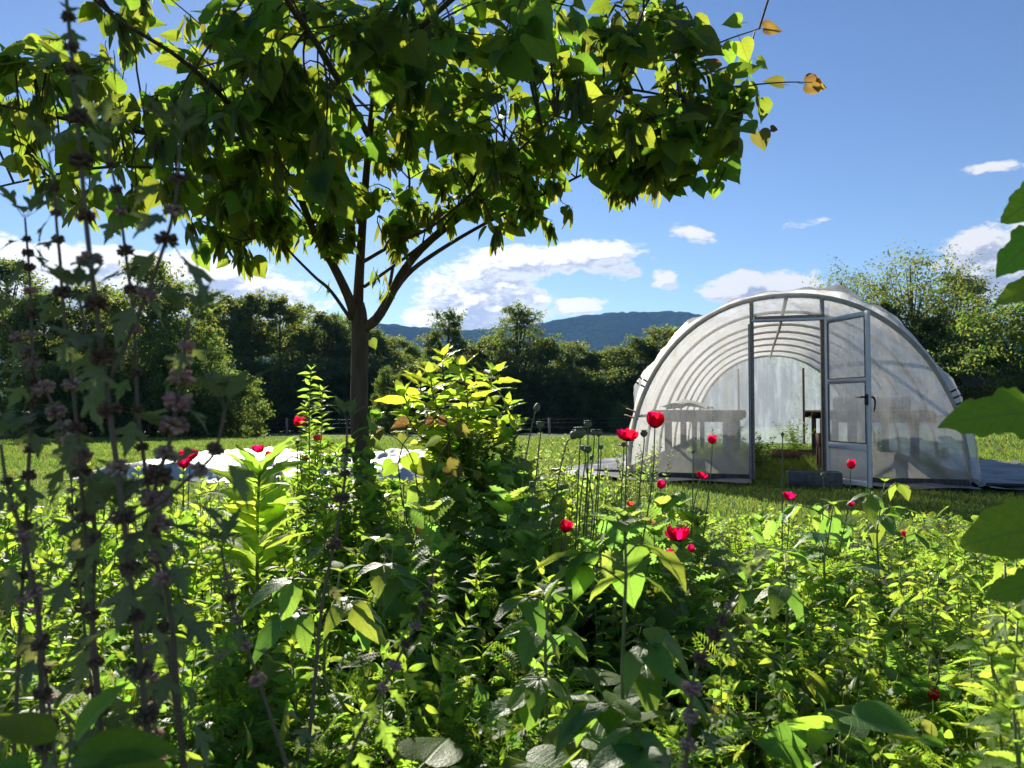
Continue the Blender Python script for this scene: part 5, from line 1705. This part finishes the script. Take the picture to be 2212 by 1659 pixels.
    for px, py, mt, s, dr, t in ((945, 908, 'copper', .07, (.9, 0, -.4), 'heart_c'), (935, 908, 'copper', .055, (-.8, 0, -.5), 'heart_c'), (985, 930, 'yellow', .10, (.9, 0, -.35), 'heart_c'), (955, 945, 'wort', .12, (-1, 0, -.35), 'broad'),
                                 (880, 918, 'copper', .10, (-1, 0, -.2), 'heart_c'), (870, 938, 'yellow', .05, (-.3, 0, -1), 'heart'), (815, 930, 'yellow', .06, (.2, 0, -.8), 'heart'), (800, 950, 'yellow', .05, (.3, 0, -.7), 'heart'),
                                 (965, 1005, 'yellow', .12, (.9, 0, -.55), 'heart_c'), (1030, 1020, 'yellow', .05, (.1, 0, -1), 'heart_c'), (900, 1000, 'redbud', .12, (.6, -.2, -.6), 'heart'), (880, 985, 'poke', .11, (.3, -.2, -.5), 'heart'),
                                 (850, 1000, 'poke', .10, (-.4, -.2, -.5), 'heart'), (930, 1040, 'poke', .10, (.2, -.3, -.6), 'heart'), (985, 1060, 'redbud', .09, (.6, -.3, -.5), 'heart'), (905, 1060, 'bean', .10, (-.5, -.3, -.5), 'heart')):
        pl.leaf(t, P(px, py, 3.4), dr, (R.gauss(0, .2), -.8, .6), s * .75, mt)
    pl.done()
    # shady vine round the trunk foot
    b = ground_at(770, 3.45)
    pl = Plant('climbing_vine', b, 'dark leafy vine crowding the foot of the redbud trunk', 'vine')
    for k in range(12):
        t = P(R.uniform(700, 850), R.uniform(960, 1120), R.uniform(3.25, 3.55))
        leafy_shoot(pl, [b + np.array([R.gauss(0, .15), R.gauss(0, .1), 0]), (b * .5 + t * .5) + rv(.04), t], .003, .0015, ('heart', 'broad', 'nettle'), 'bean', .085, .06, .15, 2, (-.6, .3), (1, .7))
    q = [P(795, 1080, 3.63), P(806, 1000, 3.62), P(796, 930, 3.62), P(808, 900, 3.62)]
    leafy_shoot(pl, [b] + q, .003, .0015, ('heart_b', 'broad_b'), 'bean', .085, .07, .5, 2, (-.8, .0), (1, .8))
    pl.done()
    # bean-like plants close to the camera
    for j, (px, d, pts, lab, n) in enumerate((
        (1345, 1.5, [(1345, 1500), (1348, 1350), (1352, 1240), (1350, 1150)], 'tall dark large-leaved plant standing in the middle of the lower bed', 8),
        (1180, 1.8, [(1180, 1500), (1178, 1400), (1182, 1320), (1190, 1285)], 'large-leaved plant with a bright upper leaf left of the tall dark one', 6),
        (1375, 1.35, [(1375, 1640), (1385, 1590), (1380, 1560)], 'low plant with broad shining silvery leaves at the bottom', 5),
        (720, 1.9, [(700, 1420), (720, 1320), (735, 1235)], 'bright-leaved plant at the lone motherwort stem', 6),
        (840, 2.4, [(830, 1300), (845, 1220), (850, 1170)], 'leafy plant under the redbud trunk with arching leaves', 6),
        (1700, 2.3, [(1700, 1350), (1705, 1270), (1690, 1220)], 'large-leaved plant right of the dark motherwort spike', 6),
        (1790, 2.9, [(1780, 1230), (1790, 1160), (1800, 1090)], 'upright dark-leaved plant below the concrete block', 6),
        (1905, 3.3, [(1895, 1180), (1900, 1110), (1912, 1040)], 'upright leafy shoot below the eastern end film', 7))):
        b = ground_at(px, d)
        pl = Plant('large_leaved_plant', b, lab, 'plant', 'large-leaved plants in the bed')
        poly = [b] + [P(x, y, d) for x, y in pts]
        p = pl.stem(poly, .005, .0025, 'stem', 14)
        for k in range(n):
            q = p[int(3 + k * 10 / n)]
            a = R.random() * 6.28
            pe = norm(hdir(a, .35))
            e = q + pe * R.uniform(.05, .10) * (d / 1.6)
            pl.stem([q, (q + e) / 2 + [0, 0, .01], e], .0022, .0016, 'redstem' if k % 2 else 'stem', 5, 5, 'petiole')
            for off in (-1.1, 0, 1.1):
                dd = norm(hdir(a + off, R.uniform(-.7, .15)))
                pl.leaf(R.choice(('broad', 'broad_b')), e, dd, (R.gauss(0, .2), R.gauss(0, .2), 1), R.uniform(.085, .125) * (.9 if off else 1.1), 'bean')
        for k in range(3):
            pl.leaf('broad', p[-1], norm(hdir(k * 2.1, .6)), (0, 0, 1), .06, 'nettle')
        pl.done()
    # big-leaved plant leaning in at the east edge: its stem stands outside the picture
    b = np.array([P(2330, 900, 1.25)[0], 1.25, 0.0])
    pl = Plant('burdock', b, 'big rough-leaved plant leaning in at the right picture edge', 'plant')
    p = pl.stem([b, b + [0, 0, .5], b + [-.01, 0, .95], b + [.0, 0, 1.35]], .012, .006, 'stem', 14, 8)
    for x0, y0, x1, y1, d, t, s, up in ((2300, 470, 2165, 560, 1.2, 'dock_b', 1.0, (-.4, -.8, .5)), (2290, 380, 2190, 470, 1.22, 'dock', 1.0, (.3, -1, .2)), (2310, 610, 2168, 625, 1.2, 'dock', 1.0, (0, -.6, .8)),
                                    (2330, 900, 2078, 868, 1.15, 'dock_b', 1.0, (.1, -.75, .7)), (2330, 1130, 2105, 1150, 1.1, 'dock', 1.35, (-.1, -.9, .75)), (2330, 1260, 2150, 1250, 1.2, 'dock_b', 1.0, (0, -.5, 1))):
        A, B_ = P(x0, y0, d), P(x1, y1, d)
        L = np.linalg.norm(B_ - A)
        q = p[int(np.argmin(np.abs(p[:, 2] - A[2])))]
        pl.stem([q, (q + A) / 2 + [0, 0, .01], A + (B_ - A) * .12], .004, .003, 'stem', 6, 6, 'petiole')
        pl.leaf(t, A + (B_ - A) * .12, B_ - A, up, L * .93, 'dock')
    pl.done()
    # very near leaf clump in the bottom corner
    b = np.array([-.45, .72, 0.0])
    pl = Plant('near_weed', b, 'blurred green leaves very close in the lower left corner', 'plant')
    p = pl.stem([b, b + [.01, 0, .3], b + [.0, 0, .52]], .005, .003)
    for px, py, x1, y1, d in ((150, 1640, 360, 1580, .72), (120, 1600, -20, 1530, .72), (160, 1600, 235, 1470, .74), (60, 1659, -30, 1640, .68), (200, 1659, 380, 1650, .7)):
        A, B_ = P(px, py, d), P(x1, y1, d)
        pl.leaf('broad', A, B_ - A, (0, -.4, 1), np.linalg.norm(B_ - A) * 1.05, 'dock')
        pl.stem([p[-2], (p[-2] + A) / 2, A], .002, .0015, 'stem', 5, 5, 'petiole')
    pl.done()


bed_features()


# ------------------------------------------------------------------ filler plants of the bed: prototypes, then copies
def proto(kind, seed):
    global R
    keep, R = R, random.Random(seed)
    o = np.zeros(3)
    labs = {
        'nettle': ('nettle', 'light green nettle with toothed paired leaves in the bed', 'nettle', 'nettles spread through the bed'),
        'lanceweed': ('leafy_weed', 'leafy weed with narrow pointed leaves in the bed', 'weed', 'narrow-leaved weeds in the bed'),
        'ferny': ('feathery_plant', 'bushy plant with finely cut feathery leaves in the bed', 'plant', 'feathery plants in the bed'),
        'poppyweed': ('poppy_plant', 'flowerless poppy plant with wavy lobed leaves', 'poppy', 'flowerless poppy plants in the bed'),
        'roundweed': ('round_leaved_weed', 'slender weed with small oval leaves and buds at the lawn side', 'weed', 'slender oval-leaved weeds in the bed'),
        'broadweed': ('broad_leaved_weed', 'low weed with broad soft leaves in the bed', 'weed', 'broad-leaved weeds in the bed'),
    }
    nm, lab, cat, grp = labs[kind]
    pl = Plant(nm, o, lab, cat, grp)
    if kind == 'nettle':
        for k in range(2):
            t = np.array([R.gauss(0, .04), R.gauss(0, .04), R.uniform(.36, .46)])
            leafy_shoot(pl, [o + rv(.01) * [1, 1, 0], t * .5 + rv(.01), t], .003, .0016, ('nettle', 'nettle_b'), 'nettle', .068, .046, .3, 2, (-.7, .5), (1, .6), tilt=.8)
    elif kind == 'lanceweed':
        for k in range(2):
            t = np.array([R.gauss(0, .06), R.gauss(0, .06), R.uniform(.34, .46)])
            leafy_shoot(pl, [o + rv(.01) * [1, 1, 0], t * .5 + rv(.015), t], .003, .0014, ('lance', 'lance_b'), 'lance', .085, .040, .3, 2, (-.3, 1.1), (1, .6), tilt=.9)
    elif kind == 'ferny':
        for k in range(13):
            a = k * 2.4
            h = R.uniform(.05, .22)
            d = norm(hdir(a, R.uniform(.5, 1.6)))
            pl.leaf('fern', o + [0, 0, h], d, (0, 0, 1) if d[2] < .8 else -hdir(a), R.uniform(.14, .22), 'fern')
        pl.stem([o, o + [0, 0, .2], o + [.01, 0, .32]], .003, .0015)
    elif kind == 'poppyweed':
        t = np.array([R.gauss(0, .03), R.gauss(0, .03), R.uniform(.36, .48)])
        leafy_shoot(pl, [o, t * .5 + rv(.01), t], .004, .002, ('poppy', 'poppy_b'), 'poppyleaf', .17, .05, .12, 1, (.1, 1.4), (1.1, .55), tilt=.7)
    elif kind == 'roundweed':
        for k in range(3):
            t = np.array([R.gauss(0, .06), R.gauss(0, .06), R.uniform(.30, .46)])
            leafy_shoot(pl, [o + rv(.01) * [1, 1, 0], t * .5 + rv(.015), t], .0018, .001, ('small', 'small'), 'nettle', .048, .05, .25, 2, (.1, 1.3), (1, .7), tilt=.9)
    elif kind == 'broadweed':
        for k in range(9):
            a = k * 2.4
            q = hdir(a) * R.uniform(.01, .06) + [0, 0, R.uniform(.08, .24)]
            pl.stem([o, q * .6 + [0, 0, .03], q], .0018, .0012, 'stem', 4, 4, 'petiole')
            d = norm(hdir(a, R.uniform(-.7, .6)))
            pl.leaf(R.choice(('broad', 'broad_b', 'heart')), q, d, (R.gauss(0, .6), R.gauss(0, .6), 1), R.uniform(.06, .10), 'bean' if k % 3 else 'lance')
    R = keep
    return pl.done()


KINDS_ = ('nettle', 'lanceweed', 'ferny', 'poppyweed', 'roundweed', 'broadweed')
PROTO = {k: [proto(k, 100 + 10 * i + j) for j in range(3)] for i, k in enumerate(KINDS_)}
index_kids()


def plant_bed():
    used = {}
    pts = []

    def put(kind, x, y, sc=1.0):
        i = used.get(kind, 0)
        used[kind] = i + 1
        src = PROTO[kind][i % 3]
        if i < 3:
            src.location = (x, y, 0)
            src.rotation_euler = (0, 0, R.random() * 6.28)
            src.scale = (sc,) * 3
        else:
            copy_tree(src, None, (x, y, 0), R.random() * 6.28, sc)

    # zones seen in the photograph: kind, px range, distance range, number, scale
    for kind, x0, x1, d0, d1, n, s0, s1 in (
        ('nettle', 2020, 2250, 1.2, 1.8, 16, 1.15, 1.6), ('nettle', 1900, 2230, 1.9, 3.0, 12, .9, 1.1), ('nettle', 1500, 1900, 1.5, 2.6, 9, .8, 1.0), ('nettle', 850, 1300, 2.3, 3.4, 14, .8, 1.1), ('nettle', 0, 600, 1.5, 3.0, 10, .8, 1.1),
        ('lanceweed', 600, 1300, 1.7, 3.0, 20, .8, 1.1), ('lanceweed', 1450, 2230, 2.2, 4.0, 20, .7, 1.0), ('lanceweed', 0, 650, 1.6, 3.4, 16, .8, 1.1),
        ('ferny', 1450, 2100, 2.4, 4.2, 16, .8, 1.1), ('ferny', 1900, 2230, 1.4, 2.4, 7, .8, 1.1), ('ferny', 200, 800, 1.4, 2.2, 9, .8, 1.0), ('ferny', 900, 1500, 1.3, 2.0, 6, .7, 1.0),
        ('poppyweed', 1040, 1520, 2.4, 3.5, 34, .85, 1.2), ('poppyweed', 1600, 1850, 2.8, 4.4, 8, .7, 1.0), ('poppyweed', 830, 1100, 2.5, 3.6, 12, .8, 1.1),
        ('roundweed', 1400, 1900, 3.3, 5.0, 30, .55, .85), ('roundweed', 1900, 2212, 3.3, 4.9, 16, .5, .75), ('roundweed', 300, 640, 3.4, 5.0, 16, .7, 1.0), ('roundweed', 1000, 1400, 3.6, 4.8, 8, .6, .8),
        ('lanceweed', 590, 770, 3.0, 4.2, 14, 1.35, 1.7), ('nettle', 780, 1010, 2.9, 4.0, 14, 1.25, 1.6), ('poppyweed', 860, 1150, 2.8, 3.8, 14, 1.15, 1.45), ('roundweed', 1040, 1360, 3.2, 4.4, 18, 1.15, 1.5),
        ('lanceweed', 0, 330, 1.8, 3.4, 18, 1.0, 1.4), ('roundweed', 0, 430, 3.0, 4.6, 16, 1.1, 1.5),
        ('roundweed', 430, 640, 3.0, 4.2, 12, 1.2, 1.6), ('lanceweed', 330, 560, 2.4, 3.6, 10, 1.1, 1.4),
        ('broadweed', 600, 1600, 1.25, 2.4, 26, .9, 1.4), ('broadweed', 1600, 2212, 1.4, 3.0, 16, .8, 1.3), ('broadweed', 0, 600, 1.2, 2.6, 16, .9, 1.3), ('broadweed', 650, 1000, 2.4, 3.6, 12, .9, 1.2),
    ):
        for _ in range(n):
            for _t in range(30):
                d = R.uniform(d0, d1)
                x = (R.uniform(x0, x1) - CX) / FPX * d
                sc = R.uniform(s0, s1)
                top = HORIZON + (EYE - .46 * sc) / d * FPX
                hid = any(d < hd and top < hy + hw and abs(CX + x / d * FPX - hx) < .085 * sc / d * FPX + hw * .5 for hx, hy, hw, hd in HEADS)
                if not hid and all((x - a) ** 2 + (d - b) ** 2 > .011 for a, b in pts):
                    break
            else:
                continue
            pts.append((x, d))
            put(kind, x, d, sc)


plant_bed()


# ------------------------------------------------------------------ undergrowth and grass (uncountable)
def build_undergrowth():
    r = np.random.default_rng(5)
    n = 21000
    d = 0.75 + 5.4 * r.random(n) ** 1.25
    u = r.uniform(-.74, .74, n)
    x = u * d
    far = np.clip((d - 3.0) / 3.2, 0, 1)
    patch = 0.5 + 0.5 * np.sin(x * 2.3 + 1) * np.sin(d * 2.9 + x)
    hmax = (0.30 - 0.21 * far) * (0.55 + 0.7 * patch)
    z = 0.02 + hmax * r.random(n) ** 0.8
    b = {k: MB() for k in ('under', 'lance', 'bean', 'yellow')}
    tms = ('small', 'nettle', 'broad', 'lance', 'heart_c', 'fern', 'lance_b', 'small')
    mk = ('under', 'under', 'bean', 'lance', 'bean', 'under', 'under', 'under')
    for i in range(n):
        a = r.random() * 6.28
        k = int(r.integers(0, 8))
        t = tms[k]
        V, Q, U = TM[t]
        s = {'small': .038, 'nettle': .052, 'broad': .06, 'lance': .07, 'heart_c': .042, 'fern': .11, 'lance_b': .07}[t] * r.uniform(.6, 1.25)
        dd = np.array([math.cos(a), math.sin(a), r.uniform(-.5, 1.4)])
        B = basis(dd, (r.normal(0, .9), r.normal(0, .9), 1))
        b[mk[k] if r.random() > .035 else 'yellow'].add((V * s) @ B.T + [x[i], d[i], z[i]], Q, uv=U)
    # thin stalks below the leaves
    st = MB()
    for i in range(1500):
        j = int(r.integers(0, n))
        top = np.array([x[j], d[j], z[j] + .06])
        bt = np.array([x[j] + r.normal(0, .04), d[j] + r.normal(0, .04), 0.0])
        st.tube([bt, (bt + top) / 2 + r.normal(0, .01, 3), top], [.0018, .0014, .0009], 3, cap=False)
    lab = {'under': 'low tangle of mixed small green leaves covering the bed soil', 'lance': 'narrow grass-like leaves mixed through the bed', 'bean': 'broad dark leaves low in the bed', 'yellow': 'scattered yellowing leaves low in the bed'}
    for k, m in b.items():
        m.build('undergrowth', MAT[k], kind='stuff', label=lab[k])
    st.build('undergrowth', MAT['stem'], kind='stuff', label='thin green stalks standing in the bed')


def build_grass():
    r = np.random.default_rng(8)

    def blades(n, d, x, h, w, name, label):
        z0 = gz(x, d)
        a = r.random(n) * 2 * PI
        side = np.stack([np.cos(a), np.sin(a), np.zeros(n)], 1)
        ln = r.normal(0, .35, (n, 2))
        b0 = np.stack([x, d, z0], 1)
        mid = b0 + np.stack([ln[:, 0] * h * .35, ln[:, 1] * h * .35, h * .6], 1)
        tip = b0 + np.stack([ln[:, 0] * h * 1.0, ln[:, 1] * h * 1.0, h * .98], 1)
        w = w[:, None]
        V = np.stack([b0 - side * w, b0 + side * w, mid + side * w * .8, mid - side * w * .8, tip], 1).reshape(-1, 3)
        k = np.arange(n)[:, None] * 5
        uv = np.tile([[0, 0], [1, 0], [1, .6], [0, .6], [.5, 1]], (n, 1))
        link(name, mesh_np(name, V, k + [0, 1, 2, 3], k + [3, 2, 4], uv, MAT['grass'], False), kind='stuff', label=label)

    n = 230000
    d = 5.4 * (46 / 5.4) ** (r.random(n) ** 1.05)
    x = r.uniform(-.72, .74, n) * d
    loc = (np.stack([x, d, np.zeros(n)], 1) - GH_O) @ Rz
    on_cloth = ((loc[:, 0] > -3.25) & (loc[:, 0] < -GH_W - .05) & (loc[:, 1] > -.5) & (loc[:, 1] < 9)) | ((loc[:, 0] > GH_W) & (loc[:, 0] < 3.7) & (loc[:, 1] > -.7) & (loc[:, 1] < 4.9)) | \
               ((np.abs(loc[:, 0]) < GH_W) & (np.abs(loc[:, 0]) > .5) & (loc[:, 1] > -.66) & (loc[:, 1] < 0))
    on_cover = (x > -5.95) & (x < -1.25) & (d > 10.2 + .25 * np.sin(x * 2.1)) & (d < 15.1)
    keep = ~(on_cloth | on_cover)
    d, x = d[keep], x[keep]
    n = len(d)
    h = r.uniform(.022, .055, n) * np.clip(d / 9, 1, 1.9)
    w = r.uniform(.0018, .0034, n) * np.clip(d / 5.5, 1, 6.5)
    blades(n, d, x, h, w, 'grass', 'short sunlit grass of the lawn and meadow')
    # longer weeds inside the tunnel
    n = 9000
    u, v = r.uniform(-1.9, 1.9, n), r.uniform(.05, 11.5, n)
    v = np.where(r.random(n) < .5, v * .4, v)
    p = GH_O + np.stack([u, v, np.zeros(n)], 1) @ Rz.T
    blades(n, p[:, 1], p[:, 0], r.uniform(.05, .22, n) * (1 - .4 * (np.abs(u) < .35)), r.uniform(.003, .006, n), 'weeds', 'tall rough grass growing inside the tunnel')


build_undergrowth()
build_grass()


# ------------------------------------------------------------------ plants in the tunnel
def tunnel_plants():
    for u, v, h, w, lab, mt in ((-.38, 1.2, .60, .36, 'weedy bush sprouting just inside the doorway post', 'darkherb'), (.38, 5.6, .85, .50, 'bushy green plant in the planter deep in the tunnel', 'lance'), (-.95, 1.6, .7, .4, 'leafy weed under the western potting bench', 'lance'),
                                (1.2, 1.8, .72, .45, 'leafy weed under the eastern potting bench', 'lance'), (1.75, .5, .45, .25, 'small weed in the eastern corner of the tunnel', 'lance'), (-.35, 3.2, .42, .4, 'dry tangle of weeds in the tunnel aisle', 'herb')):
        b = gh(u, v)
        pl = Plant('tunnel_weed', b, lab, 'plant', 'plants growing inside the tunnel')
        for k in range(22):
            a = R.random() * 6.28
            t = b + hdir(a) * w * math.sqrt(R.random()) + [0, 0, h * R.uniform(.5, 1)]
            leafy_shoot(pl, [b + hdir(a) * .04, (b + t) / 2 + rv(.02), t], .003, .0012, ('lance', 'small'), mt, .09, .06, .3, 2, (-.1, .6), (1, .6))
        pl.done(cap=0)


tunnel_plants()
